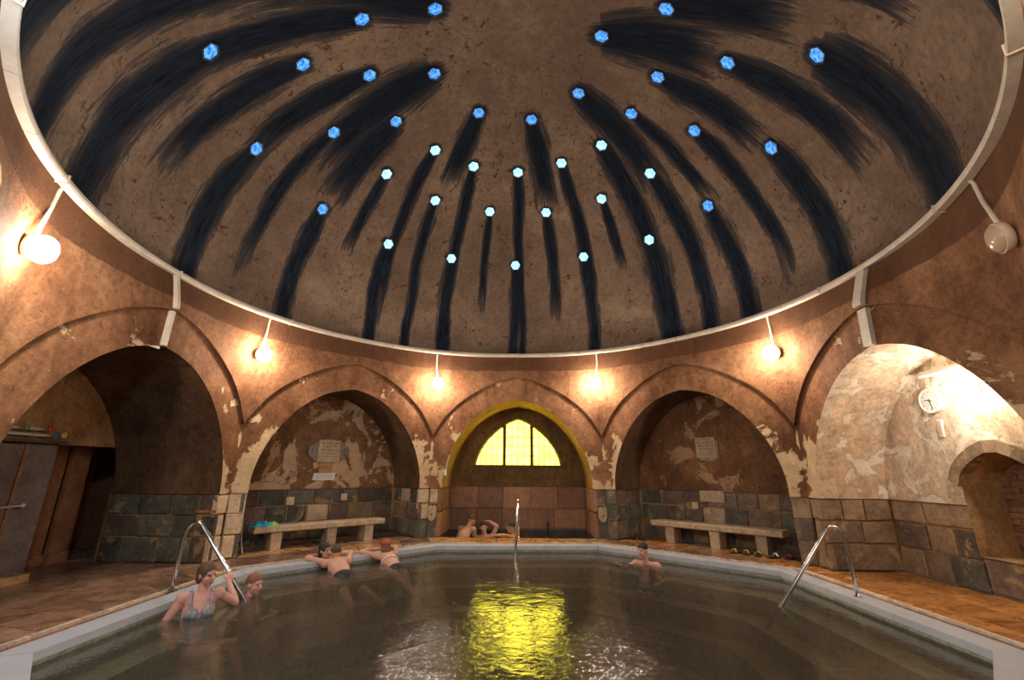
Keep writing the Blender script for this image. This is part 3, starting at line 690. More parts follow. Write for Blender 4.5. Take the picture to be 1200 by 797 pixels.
# ------------------------------------------------------------------ skylights
hexp = [(math.cos(i * PI / 3), math.sin(i * PI / 3)) for i in range(6)]
ROWL = ['lowest', 'second', 'third', 'topmost']
for (a, e, hw, ln, _) in holes:
    p = dome_pt(a, e); n_ = Vector((p.x / RING ** 2, p.y / RING ** 2, (p.z - RZ) / DRISE ** 2)).normalized() * -1
    row = 0 if e < math.radians(38) else 1 if e < math.radians(52) else 2 if e < math.radians(66) else 3
    r_ = .118; roll = random.uniform(0, 1)
    x_ = n_.orthogonal().normalized(); y_ = n_.cross(x_); x_, y_ = x_ * math.cos(roll) + y_ * math.sin(roll), y_ * math.cos(roll) - x_ * math.sin(roll)
    q = lambda u, v, d: p + x_ * u + y_ * v + n_ * d
    o = thing('skylight', 'hexagonal blue-lit glass skylight in the ' + ROWL[row] + ' row of the dome', 'skylight', p, 'hexagonal glass skylights in the ' + ROWL[row] + ' row of the dome')
    mb = MB()
    for rr_, d in ((r_ * 1.16, .0), (r_ * 1.16, .022), (r_ * .97, .022), (r_ * .95, .0)):
        mb.v += [q(c * rr_, s * rr_, d) for c, s in hexp]
    mb.f = [(j * 6 + i, j * 6 + (i + 1) % 6, (j + 1) * 6 + (i + 1) % 6, (j + 1) * 6 + i) for j in range(3) for i in range(6)]
    mesh_obj('rim', mb, M['sky_rim'], o)
    mb = MB()
    for rr_, d in ((r_ * .96, .004), (r_ * .80, .012), (r_ * .62, .032), (r_ * .55, .032)): mb.v += [q(c * rr_, s * rr_, d) for c, s in hexp]
    mb.f = [(j * 6 + i, j * 6 + (i + 1) % 6, (j + 1) * 6 + (i + 1) % 6, (j + 1) * 6 + i) for j in range(3) for i in range(6)] + [tuple(range(18, 24))]
    mesh_obj('glass', mb, M['sky_glass_low' if abs(a) < 1.0 and row < 3 else 'sky_glass'], o)

# ------------------------------------------------------------------ cable trunking round the foot of the dome
ring = thing('cable_trunking', 'cream cable trunking running round the foot of the dome', 'trunking', (0, 0, RZ - .05))
for s in range(40):
    a0, a1 = 2 * PI * s / 40 + .0012, 2 * PI * (s + 1) / 40 - .0012; mb = MB(); pr = [(RING - .004, -.085), (RING - .085, -.085), (RING - .09, -.055), (RING - .085, -.02), (RING - .07, .0), (RING - .004, .0)]; nn = 6
    for j in range(nn + 1):
        a = a0 + (a1 - a0) * j / nn; mb.v += [(r * math.sin(a), r * math.cos(a), RZ + z) for r, z in pr]
    m_ = len(pr)
    for j in range(nn): mb.f += [(j * m_ + i, j * m_ + (i + 1) % m_, (j + 1) * m_ + (i + 1) % m_, (j + 1) * m_ + i) for i in range(m_)]
    mb.f += [tuple(range(m_)), tuple(range(nn * m_, nn * m_ + m_))]
    mesh_obj('trunking_length', mb, M['trunking'], ring)
    if s % 3 == 0: mesh_obj('clip', MB().box(Vector((math.sin(a0) * (RING - .045), math.cos(a0) * (RING - .045), RZ - .047)), (.014, .104, .096), Matrix.Rotation(-a0, 3, 'Z')), M['lampbody'], ring)

# ------------------------------------------------------------------ lamps
def polar(azd, r, z): a = math.radians(azd); return Vector((r * math.sin(a), r * math.cos(a), z))
def lamp(azd, z, stem_az, lit, label, r=4.80):
    p = polar(azd, r + .02, z); ax = (Vector((0, 0, z - .9)) - p).normalized()
    o = thing('wall_lamp', label, 'lamp', p, 'round bulkhead lamps between the arches')
    R = ax.to_track_quat('Z', 'Y').to_matrix().to_4x4(); R.translation = p
    b = mesh_obj('housing', MB().lathe([(.10, -.05), (.105, -.03), (.105, .0), (.098, .012), (.095, .012), (.09, .005)] if lit else [(.12, -.05), (.138, -.03), (.14, .005), (.135, .02), (.124, .024), (.124, .014)], 32, R), M['lampbody'], o); smooth_by_angle(b)
    prof = [(.127 * math.cos(t), .02 + (.115 if lit else .06) * math.sin(t)) for t in [i * PI / 2 / 7 for i in range(7)]] + [(.012, .135 if lit else .08)]
    if lit: prof = [(.095, .004), (.112, .012), (.124, .03), (.130, .055), (.126, .085), (.112, .112), (.088, .134), (.055, .150), (.02, .157)]
    g = mesh_obj('diffuser', MB().lathe(prof if lit else [(.127, .012)] + prof, 32, R), M[{True: 'opal_lit', False: 'opal_off', 2: 'opal_cool_fill'}[lit]], o); smooth_by_angle(g, 60)
    top = polar(stem_az, RING - .03, RZ - .06); bot = p + Vector((0, 0, .12)) - ax * .02; mid = polar(stem_az, RING + .02, (RZ + z) / 2 + .08)
    s = mesh_obj('conduit', MB().tube([top, polar(stem_az, RING - .0, RZ - .12), mid, bot], .018, 10), M['conduit'], o, smooth=True)
    return o
L_ = 'round lit opal bulkhead lamp between '
lamp(-117.9, 3.34, -115.6, True, L_ + 'the dark passage arch and the entrance niche')
lamp(-68.5, 3.37, -67.6, True, L_ + 'the dark passage and the towel bench niche')
lamp(-22.8, 3.36, -23.0, True, L_ + 'the towel bench niche and the yellow window')
lamp(22.3, 3.37, 22.7, True, L_ + 'the yellow window and the bare bench niche')
lamp(68.2, 3.39, 67.7, True, L_ + 'the bare bench niche and the clock niche')
lamp(117.5, 3.36, 114.7, False, 'unlit cream bulkhead lamp high beside the clock niche')
lamp(-157.5, 3.6, -157.5, 2, L_ + 'the entrance bay and the niche nearer the dark passage, unseen, its cool light added')  # unseen; cool colour and extra strength added to tint the left coping blue
lamp(157.5, 3.6, 157.5, True, L_ + 'the entrance bay and the niche nearer the clock')
# lamp in the right niche
F2 = frame(2); D2 = DEPTH[2]
p = F2(.12, D2 - .28, 2.42); o = thing('globe_lamp', 'lit white globe lamp beside the clock in the bright niche', 'lamp', F2(.12, D2, 2.42))
mesh_obj('globe', MB().ball(p, .105, nu=20, nv=12), M['opal_niche'], o, smooth=True)
mesh_obj('bracket', MB().lathe([(.06, -.03), (.06, .0), (.045, .03), (.045, .21)], 20, Matrix.Translation(F2(.12, D2 - .035, 2.42)) @ Matrix.Rotation(-PI / 2, 4, 'Y')), M['white'], o)

# trunking drops above the side arches
def drop(k, w_, label, mt, t0=0):
    Fk = frame(k); top = RZ - .06; o = thing('conduit_cover', label, 'conduit', Fk(t0, -.06, 3.03))
    a = [(t0 + .05, RING - AW - .03, top), (t0 + .02, -.055, 3.62), (t0 + .02, -.055, 3.56)]; b = [(t0 + .02, -.012, 3.52), (t0 + .0, -.012, 3.02)]
    def strip(nm, pts):
        mb = MB()
        for t, n, z in pts: mb.v += [Fk(t - w_, n - .05, z), Fk(t + w_, n - .05, z), Fk(t + w_, n + .03, z), Fk(t - w_, n + .03, z)]
        for j in range(len(pts) - 1): mb.f += [(4 * j + i, 4 * j + (i + 1) % 4, 4 * j + 4 + (i + 1) % 4, 4 * j + 4 + i) for i in range(4)]
        mb.f += [(0, 1, 2, 3), tuple(range(len(mb.v) - 4, len(mb.v)))]; mesh_obj(nm, mb, M[mt], o)
    strip('upper_cover', a); strip('lower_cover', b); return o
drop(2, .075, 'wide cream cable cover dropping to the bright clock niche', 'trunking')
o = drop(-2, .028, 'narrow white cable cover dropping to the dark passage arch', 'trunking', -.08)
Fm = frame(-2); mesh_obj('ceiling_run', MB().box(Fm(-.30, .02, 2.985), (.035, .42, .035)), M['trunking'], o)
# thin conduit strip inside bright niche crown
# ------------------------------------------------------------------ handrails
def rail(pts, label, mats=('steel',)):
    P = [Vector(p) for p in pts]; o = thing('handrail', label, 'handrail', P[0])
    mesh_obj('tube', MB().tube(P, .024, 14), M['steel'], o, smooth=True)
    mesh_obj('floor_flange', MB().lathe([(.055, -.002), (.055, .012), (.03, .02)], 20, Matrix.Translation(P[0] - Vector((0, 0, .002)))), M['steel'], o)
    return o
def bend(a, b, c, d, e):
    return catmull([a, b, c, d, e], 6)
def rail_path(x0, x1, y, s):
    # foot at x0, over the top, down into the water at x1
    base = [(x0, y, 0), (x0 + s * .01, y, .3), (x0 + s * .02, y, .56)]
    top = [(x0 + s * .05, y, .69), (x0 + s * .115, y, .765), (x0 + s * .20, y, .755), (x0 + s * .285, y, .66)]
    xa = x0 + s * .285; lz = lambda x: .66 + (x - xa) / (x1 - xa) * -.76
    end = [(x, y, lz(x)) for x in (x1 - s * .3, x1, x1 + s * .2)]
    return base[:2] + catmull([base[2]] + top + [(x1 - s * .52, y, lz(x1 - s * .52))], 5) + end
rail(rail_path(-4.09, -3.16, .12, 1), 'polished steel handrail gripped by the bather in grey')
rail(rail_path(4.10, 3.19, .22, -1), 'polished steel handrail on the rust orange deck by the clock niche')
rp = [(.045, 4.38, 0), (.045, 4.38, .3), (.044, 4.37, .58)] + catmull([(.043, 4.36, .66), (.04, 4.31, .77), (.035, 4.22, .80), (.03, 4.10, .74)], 5) + [(.0, 3.55, -.02), (-.01, 3.4, -.2), (-.02, 3.3, -.32)]
rail(rp, 'steel handrail standing in front of the small plunge pool')

# ------------------------------------------------------------------ benches
def bench(k, n0, t0, t1, zt, legs, label):
    Fk = frame(k); o = thing('stone_bench', label, 'bench', Fk((t0 + t1) / 2, n0 + .2, 0), 'stone benches in the side niches')
    mid = (t0 + t1) / 2 + .03
    for a, b in ((t0, mid - .004), (mid + .004, t1)):
        mb = MB(); pr = [(0.012, zt - .105), (0, zt - .09), (0, zt - .015), (.015, zt), (.40, zt), (.42, zt - .02), (.42, zt - .105)]
        mb.v = [Fk(a, n0 - AW + n, z) for n, z in pr] + [Fk(b, n0 - AW + n, z) for n, z in pr]; m_ = len(pr)
        mb.f = [(i, (i + 1) % m_, m_ + (i + 1) % m_, m_ + i) for i in range(m_)] + [tuple(range(m_)), tuple(range(m_, 2 * m_))]
        mesh_obj('seat_slab', mb, M['bench'], o)
    for t in legs:
        mb = MB(); v = []
        for z, s in ((0.002, 0), (zt - .105, .012)):
            v += [Fk(t - .085 - s, n0 - AW + .05, z), Fk(t + .085 + s, n0 - AW + .05, z), Fk(t + .085 + s, n0 - AW + .36, z), Fk(t - .085 - s, n0 - AW + .36, z)]
        mesh_obj('leg', mb.add(v, [(0, 1, 2, 3), (4, 5, 6, 7), (0, 1, 5, 4), (1, 2, 6, 5), (2, 3, 7, 6), (3, 0, 4, 7)]), M['bench'], o)
    return o
bench(-1, 5.08, -1.42, 1.10, .415, (-1.02, .0, .78), 'stone bench with a blue towel in the niche with the scalloped plaque')
bench(1, 5.22, -1.16, 1.36, .415, (-.78, .14, .98), 'bare stone bench in the niche with one plaque')

# ------------------------------------------------------------------ plaques
def lettering(parent, Fk, n, t0, t1, zs, seed, hgt=.03, slope=0):
    r = random.Random(seed); mb = MB()
    for z, (a, b), hh in zs:
        x = a
        while x < b:
            wl = r.uniform(.05, .13); e = min(x + wl, b); xx = x
            while xx < e:
                cw = r.uniform(.008, .014); kind_ = r.random()
                for (u0, u1, v0, v1) in ([(0, .3, 0, 1), (.3, 1, .8, 1)], [(0, .3, 0, 1), (.7, 1, 0, 1), (.3, .7, .4, .6)], [(0, 1, 0, .2), (.35, .65, .2, 1)], [(0, 1, 0, .2), (0, 1, .8, 1), (0, .3, .2, .8), (.7, 1, .2, .8)])[int(kind_ * 4)]:
                    mb.add([Fk(xx + cw * u0, n, z + hh * v0), Fk(xx + cw * u1, n, z + hh * v0), Fk(xx + cw * u1, n, z + hh * v1), Fk(xx + cw * u0, n, z + hh * v1)], [(0, 1, 2, 3)])
                xx += cw + .006
            x = e + .022
    return tag(mesh_obj('lettering', mb, M['ink'], parent), kind='stuff')
def text_mesh(parent, s, size, M4, mat, name='lettering'):
    cu = bpy.data.curves.new('t', 'FONT'); cu.body = s; cu.size = size; cu.align_x = 'CENTER'; cu.align_y = 'CENTER'
    ob = bpy.data.objects.new('t', cu); C.objects.link(ob); dg = bpy.context.evaluated_depsgraph_get()
    me_ = bpy.data.meshes.new_from_object(ob.evaluated_get(dg)); bpy.data.objects.remove(ob); bpy.data.curves.remove(cu)
    mb = MB(); mb.v = [tuple(M4 @ v.co) for v in me_.vertices]; mb.f = [tuple(p.vertices) for p in me_.polygons]; bpy.data.meshes.remove(me_)
    return tag(mesh_obj(name, mb, mat, parent, fixn=False), kind='stuff' if len(s) > 2 else None)
def wall_matrix(k, t, n, z, tilt=0):
    Fk = frame(k); T = Fk(1, 0, 0) - Fk(0, 0, 0); Nn = Fk(0, -1, 0) - Fk(0, 0, 0); m = Matrix.Identity(4)
    for i in range(3): m[i][0] = T[i]; m[i][1] = (0, 0, 1)[i]; m[i][2] = Nn[i]; m[i][3] = Fk(t, n, z)[i]
    return m @ Matrix.Rotation(tilt, 4, 'Z')
F1 = frame(-1); D1 = DEPTH[-1]; Fr = frame(1); Dr = DEPTH[1]
o = thing('memorial_plaque', 'ivory lettered plaque on a scalloped grey stone surround', 'plaque', F1(.04, D1, 1.58), )
sc_pts = []
for i in range(48):
    a = 2 * PI * i / 48; rx = .40 + .05 * math.cos(4 * a); rz = .245 + .02 * math.cos(8 * a); sc_pts.append((.05 + rx * abs(math.cos(a)) ** .7 * math.copysign(1, math.cos(a)), 1.79 + rz * abs(math.sin(a)) ** .6 * math.copysign(1, math.sin(a))))
mesh_obj('surround', MB().prism(sc_pts, D1 - .04, D1 - .002, lambda a, b, z: F1(a, z, b)), M['plaque_grey'], o)
for (sx, sz) in ((-.33, 1.79), (.43, 1.79)): mesh_obj('scroll', MB().tube([F1(sx + .05 * math.cos(q), D1 - .045, sz + .08 * math.sin(q)) for q in np.linspace(0, 2 * PI, 17)], .016, 8), M['plaque_grey'], o, smooth=True)
o = mesh_obj('tablet', MB().prism([(-.20, 1.57), (.285, 1.57), (.275, 2.03), (-.19, 2.03)], D1 - .065, D1 - .03, lambda a, b, z: F1(a, z, b)), M['plaque'], o)
lettering(o, F1, D1 - .0665, -.17, .25, [(1.95, (-.14, .25), .038), (1.88, (-.10, .18), .034), (1.80, (-.16, .24), .034), (1.73, (-.13, .20), .034), (1.67, (-.17, .22), .022), (1.61, (-.16, .22), .02)], 4)
o = thing('number_tag', 'small orange card with a number under the scalloped plaque', 'sign', F1(.02, D1, 1.33))
o = mesh_obj('card', MB().prism([(-.13, 1.34), (.15, 1.34), (.17, 1.535), (-.12, 1.535)], D1 - .03, D1 - .002, lambda a, b, z: F1(a, z, b)), M['tag_orange'], o)
text_mesh(o, '25-36 C', .085, wall_matrix(-1, .02, D1 - .0315, 1.455), M['ink'])
o = thing('white_label', 'small white rectangular label with faint print below an orange card', 'sign', F1(.02, D1, 1.18))
o = mesh_obj('plate', MB().prism([(-.24, 1.19), (.22, 1.19), (.24, 1.335), (-.22, 1.335)], D1 - .05, D1 - .002, lambda a, b, z: F1(a, z, b)), M['white'], o)
lettering(o, F1, D1 - .0515, -.2, .2, [(1.30, (-.19, .2), .012), (1.275, (-.19, .2), .012), (1.25, (-.19, .2), .012), (1.225, (-.19, .15), .012)], 5)
o = thing('memorial_plaque', 'single tilted yellowish lettered plaque above the bare bench', 'plaque', Fr(-.04, Dr, 1.68))
mesh_obj('surround', MB().prism([(-.19, 1.64), (.10, 1.63), (.22, 1.70), (.215, 2.04), (-.1, 2.1)], Dr - .02, Dr - .002, lambda a, b, z: Fr(a, z, b)), M['plaque_grey'], o)
o = mesh_obj('tablet', MB().prism([(-.24, 1.69), (.19, 1.70), (.17, 2.11), (-.25, 2.11)], Dr - .045, Dr - .01, lambda a, b, z: Fr(a, z, b)), M['plaque'], o)
lettering(o, Fr, Dr - .0465, -.2, .15, [(2.055, (-.13, .06), .03), (1.99, (-.20, .14), .032), (1.925, (-.20, .15), .032), (1.86, (-.18, .13), .032), (1.80, (-.18, .13), .02), (1.745, (-.19, .15), .02)], 6)

# ------------------------------------------------------------------ pale stone insets and carved spouts
def inset_stone(parent, k, n, poly, mt='stone_cream', th=.03, name='pale_inset'):
    Fk = frame(k); mesh_obj(name, MB().prism(poly, n - th, n + .02, lambda a, b, z: Fk(a, z, b)), M[mt], parent)
for (t, z, w_, h_) in ((-.62, .79, .15, .15), (.50, .83, .14, .14)): inset_stone(WALL[-1], -1, D1, [(t - w_ / 2, z - h_ / 2), (t + w_ / 2, z - h_ / 2), (t + w_ / 2, z + h_ / 2), (t - w_ / 2, z + h_ / 2)])
for (t, z, w_, h_) in ((-.02, .92, .50, .22), (-.40, .72, .13, .14), (-.12, .62, .10, .11)): inset_stone(WALL[1], 1, Dr, [(t - w_ / 2, z - h_ / 2), (t + w_ / 2, z - h_ / 2), (t + w_ / 2, z + h_ / 2), (t - w_ / 2, z + h_ / 2)])
Fp = frame(-2)
for a, b in ((1.71, 1.83), (1.835, 1.96)): mesh_obj('red_tile', MB().prism([(a, .735), (b, .735), (b, .775), (a, .775)], .012, .06, lambda t, z, n: Fp(t, n, z)), M['stone_rusty'], WALL[-2])
for i in range(5): mesh_obj('red_tile', MB().prism([(.02 + .13 * i, .735), (.145 + .13 * i, .735), (.145 + .13 * i, .772), (.02 + .13 * i, .772)], .012, .06, lambda n, z, t: Fp(AH + t, n, z)), M['stone_rusty'], WALL[-2])
shield = [(-.11, .62), (-.045, .66), (0, .62), (.045, .66), (.11, .63), (.115, .45), (.07, .36), (0, .33), (-.07, .36), (-.115, .45)]
for sx, cat_l in ((-1, 'cream'), (1, 'cream')):
    o = thing('wall_spout', 'pale shield-shaped stone water spout on the ' + ('cream' if sx < 0 else 'dark') + ' pier beside the plunge pool', 'spout', F0(sx * 1.885, -.02, .33))
    mesh_obj('shield', MB().prism([(sx * 1.885 + a * .8, b) for a, b in shield], -.06, .0, lambda a, b, z: F0(a, z, b)), M['stone_cream'], o)
    mesh_obj('spout_pipe', MB().tube([F0(sx * 1.885, -.05, .47), F0(sx * 1.885, -.10, .465)], .014, 10), M['sky_rim'], o)
# pipe spout in the plunge pool
o = thing('pool_spout', 'thin dark water pipe at the back of the plunge pool', 'pipe', F0(.74, D0 - .04, .02))
mesh_obj('pipe', MB().tube(catmull([F0(.74, D0 - .03, -.1), F0(.74, D0 - .04, .1), F0(.74, D0 - .07, .19), F0(.74, D0 - .13, .17)], 4), .02, 10), M['sky_rim'], o, smooth=True)
# small white switch on the jamb of the plunge pool niche
o = thing('switch_box', 'small cream switch box on the yellow soffit edge of the window niche', 'switch', F0(-1.6, .06, 1.33))
mesh_obj('box', MB().box(F0(-1.645, .06, 1.36), (.05, .10, .13)), M['white'], o); mesh_obj('button', MB().box(F0(-1.617, .06, 1.37), (.014, .03, .04)), M['lampbody'], o)
mesh_obj('cable', MB().tube([F0(-1.63, .05, 1.43), F0(-1.60, .05, 1.62), F0(-1.555, .05, 1.75)], .014, 8), M['white'], o)

# ------------------------------------------------------------------ clock, thermometer, strip light in the bright niche
o = thing('wall_clock', 'round white wall clock with dark hands in the bright niche', 'clock', F2(-.53, D2, 2.37))
Mx = wall_matrix(2, -.53, D2, 2.37)
b = mesh_obj('case', MB().lathe([(.17, -.005), (.175, .03), (.168, .05), (.15, .052), (.148, .042)], 40, Mx), M['white'], o); smooth_by_angle(b)
dial = mesh_obj('dial', MB().lathe([(.15, .03), (.15, .043)], 40, Mx), M['white'], o)
for i in range(12):
    a = PI / 2 - i * PI / 6; text_mesh(dial, str(i or 12), .038, Mx @ Matrix.Translation((.118 * math.cos(a), .118 * math.sin(a), .0445)), M['ink'], 'numeral')
for nm, an, ln, wd in (('hour_hand', 90 - 9.47 * 30, .085, .007), ('minute_hand', 90 - 28 * 6, .125, .005)):
    a = math.radians(an); d = Vector((math.cos(a), math.sin(a), 0)); s = Vector((-d.y, d.x, 0)); mb = MB()
    mb.add([Mx @ (d * u + s * v + Vector((0, 0, z))) for z in (.046, .049) for u, v in ((-.03, -wd), (ln, -wd * .5), (ln, wd * .5), (-.03, wd))], [(0, 1, 2, 3), (4, 5, 6, 7), (0, 1, 5, 4), (1, 2, 6, 5), (2, 3, 7, 6), (3, 0, 4, 7)])
    mesh_obj(nm, mb, M['ink'], dial)
o = thing('thermometer', 'slim white wall thermometer hanging below the clock', 'thermometer', F2(-.50, D2, 1.88))
mesh_obj('backing', MB().prism([(-.55, 1.89), (-.48, 1.88), (-.455, 2.11), (-.525, 2.12)], D2 - .02, D2 + .01, lambda a, b, z: F2(a, z, b)), M['white'], o)
mesh_obj('glass_tube', MB().tube([F2(-.502, D2 - .026, 1.91), F2(-.485, D2 - .026, 2.09)], .008, 8), M['tag_orange'], o)
o = thing('strip_light', 'unlit white strip light fitting above the clock', 'light fixture', F2(-.18, D2, 2.68))
mesh_obj('housing', MB().prism([(-.53, 2.69), (-.53, 2.77), (.16, 2.77), (.16, 2.69)], D2 - .09, D2 - .01, lambda a, b, z: F2(a, z, b)), M['white'], o)
mesh_obj('tube', MB().tube([F2(-.50, D2 - .12, 2.705), F2(.13, D2 - .12, 2.705)], .016, 10), M['white'], o)
for t in (-.51, .14): mesh_obj('end_cap', MB().box(F2(t, D2 - .115, 2.71), (.045, .03, .06)), M['lampbody'], o)

# ------------------------------------------------------------------ the passage on the left: lintel, panels, pipes
Fl = frame(-2); DL = DEPTH[-2]
mb = MB()
mb.add([Fl(-3.0, DL, 1.74), Fl(3.0, DL, 1.74), Fl(3.0, DL + 2.6, 1.74), Fl(-3.0, DL + 2.6, 1.74)], [(0, 1, 2, 3)])
mb.add([Fl(-3.0, DL, 0), Fl(-3.0, DL + 2.6, 0), Fl(-3.0, DL + 2.6, 1.74), Fl(-3.0, DL, 1.74)], [(0, 1, 2, 3)])
mb.add([Fl(3.0, DL, 0), Fl(3.0, DL + 2.6, 0), Fl(3.0, DL + 2.6, 1.74), Fl(3.0, DL, 1.74)], [(0, 1, 2, 3)])
mb.add([Fl(-3.0, DL + 2.6, 0), Fl(3.0, DL + 2.6, 0), Fl(3.0, DL + 2.6, 1.74), Fl(-3.0, DL + 2.6, 1.74)], [(0, 1, 2, 3)])
for s in (-1, 1): mb.add([Fl(s * AH, DL, 0), Fl(s * 3.0, DL, 0), Fl(s * 3.0, DL, 1.74), Fl(s * AH, DL, 1.74)], [(0, 1, 2, 3)])
o = mesh_obj('wall_corridor', mb, M['marble_brown'], fixn=False); tag(o, kind='structure')
# brown marble wall slabs behind the opening
o = thing('marble_wall_cladding', 'red brown marble slabs lining the passage beside the dark doorway', 'wall panel', Fl(1.0, DL + .6, 0))
for (a, b, d) in ((-1.6, -.1, .62), (-.09, 1.42, .60), (1.43, 1.74, .52)):
    mesh_obj('marble_slab', MB().prism([(a, .16), (b, .16), (b, 1.735), (a, 1.735)], DL + d, DL + d + .06, lambda t, z, n: Fl(t, n, z)), M['marble_brown'], o)
    mesh_obj('base_slab', MB().prism([(a, .003), (b, .003), (b, .155), (a, .155)], DL + d - .03, DL + d + .06, lambda t, z, n: Fl(t, n, z)), M['marble_brown'], o)
o = thing('marble_partition', 'grey purple marble partition panels in the left passage', 'partition', Fl(0, DL, 0))
for (a, b) in ((-1.6, -.75), (-.74, .22), (.23, .655)):
    mesh_obj('panel', MB().prism([(a, .06), (b, .06), (b, 1.72), (a, 1.72)], DL - .0, DL + .08, lambda t, z, n: Fl(t, n, z)), M['marble_grey'], o)
mesh_obj('strip', MB().prism([(.205, .06), (.245, .06), (.245, 1.72), (.205, 1.72)], DL - .015, DL + .02, lambda t, z, n: Fl(t, n, z)), M['marble_brown'], o)
mesh_obj('knob', MB().ball(Fl(.36, DL - .04, .93), .032), M['conduit'], o, smooth=True)
mesh_obj('bar', MB().tube([Fl(-.6, DL - .045, .90), Fl(.36, DL - .045, .93)], .012, 8), M['conduit'], o)
o = thing('stone_step', 'low ochre stone block on the floor by the grey partition', 'step', Fl(.2, DL - .15, 0))
mesh_obj('block', MB().prism([(-1.2, .002), (.45, .002), (.44, .10), (-1.2, .10)], DL - .32, DL - .03, lambda t, z, n: Fl(t, n, z)), M['flag_ochre'], o)
o = thing('stone_shelf', 'narrow green-stained shelf carrying the pipes over the partition', 'shelf', Fl(-.2, DL - .05, 1.74))
mesh_obj('ledge', MB().box(Fl(-.45, DL - .06, 1.765), (.14, 2.2, .04)), M['stone_dark'], o)
for zz, lab in ((1.845, 'lower'), (1.925, 'upper')):
    o = thing('water_pipe', lab + ' of two white pipes running above the partition', 'pipe', Fl(-.3, DL - .08, zz))
    mesh_obj('pipe', MB().tube([Fl(-1.5, DL - .08, zz), Fl(.42, DL - .08, zz)], .019, 12), M['white'], o, smooth=True)
    for t in (-.9, -.2, .2): mesh_obj('coupling', MB().tube([Fl(t - .03, DL - .08, zz), Fl(t + .03, DL - .08, zz)], .027, 12), M['conduit'], o)
for (t, z, mt, lab) in ((.02, 1.93, 'green', 'green valve wheel on the upper pipe'), (.32, 1.935, 'red', 'red valve wheel on the upper pipe'), (.43, 1.85, 'blue', 'blue valve wheel at the end of the lower pipe'), (.53, 1.86, 'yellow', 'yellow valve wheel past the pipe end')):
    o = thing('valve', lab, 'valve', Fl(t, DL - .08, z)); R = wall_matrix(-2, t, DL - .13, z)
    mesh_obj('body', MB().lathe([(.024, -.06), (.03, -.03), (.02, -.01), (.012, .0), (.012, .03)], 14, R), M['conduit'], o)
    w_ = mesh_obj('wheel', MB().tube([R @ Vector((.032 * math.cos(q), .032 * math.sin(q), .035)) for q in np.linspace(0, 2 * PI, 17)], .010, 8, False), M[mt], o, smooth=True)
    mesh_obj('spoke', MB().box((0, 0, 0), (.08, .018, .012), None) if False else MB().add([R @ Vector(c) for c in [(-.03, -.008, .03), (.03, -.008, .03), (.03, .008, .03), (-.03, .008, .03), (-.03, -.008, .042), (.03, -.008, .042), (.03, .008, .042), (-.03, .008, .042)]], [(0, 1, 2, 3), (4, 5, 6, 7), (0, 1, 5, 4), (1, 2, 6, 5), (2, 3, 7, 6), (3, 0, 4, 7)]), M[mt], w_)
o = thing('door_1', 'dark red doorway leaf with a white pull handle', None, Fl(2.2, DL + .9, 0)); tag(o, kind='structure')
mesh_obj('leaf', MB().prism([(1.76, .01), (2.9, .01), (2.9, 1.73), (1.76, 1.73)], DL + 1.5, DL + 1.55, lambda t, z, n: Fl(t, n, z)), M['stone_rusty'], o)
hp = [Fl(1.93, DL + .95, 1.62), Fl(1.93, DL + .93, 1.6), Fl(1.90, DL + .93, .98), Fl(1.96, DL + .93, .96)]
mesh_obj('handle', MB().tube(hp, .012, 8), M['white'], o)

# ------------------------------------------------------------------ squeegee, towel, sandals
o = thing('floor_squeegee', 'long thin pole with a forked foot leaning on the pier beside the towel bench', 'squeegee', (-4.93, 2.62, 0))
base = Vector((-4.80, 2.60, .0)); top = Vector((-4.82, 2.56, 1.42)) + Vector((-.10, .03, 0)); j_ = base.lerp(top, .17)
mesh_obj('pole', MB().tube([j_, top], .012, 10), M['conduit'], o)
for d in ((-.22, .02, .012), (.10, -.10, .012)): mesh_obj('prong', MB().tube([j_, Vector((base.x + d[0], base.y + d[1], d[2]))], .009, 8), M['white'], o)
mesh_obj('hub', MB().ball(j_, .022), M['conduit'], o, smooth=True)
o = thing('towel', 'crumpled blue and green towel on the end of the bench', 'towel', F1(-1.22, .5, .418))
r9 = random.Random(9)
for nm, mt, cx, cy, s in (('blue_cloth', 'teal', -1.28, .47, 1.0), ('green_cloth', 'lime', -1.12, .43, .7)):
    mb = MB(); n_ = 22
    for i in range(n_ + 1):
        for j in range(n_ + 1):
            u, v = i / n_ * 2 - 1, j / n_ * 2 - 1; rr_ = max(abs(u), abs(v)); e = max(0, 1 - rr_ ** 4)
            h = (.045 + .03 * math.sin(7 * u + 3 * v * s) + .022 * math.sin(11 * v - 5 * u) + .012 * math.sin(23 * u * v + 4)) * e * (1.0 if nm == 'blue_cloth' else .8)
            mb.v.append(F1(cx + u * .17 * s * (1 + .15 * math.sin(5 * v)), cy + v * .13 * s * (1 + .15 * math.sin(6 * u)), .419 + max(h, 0)))
    m_ = n_ + 1; mb.f = [(i * m_ + j, (i + 1) * m_ + j, (i + 1) * m_ + j + 1, i * m_ + j + 1) for i in range(n_) for j in range(n_)]
    mesh_obj(nm, mb, M[mt], o, smooth=True)
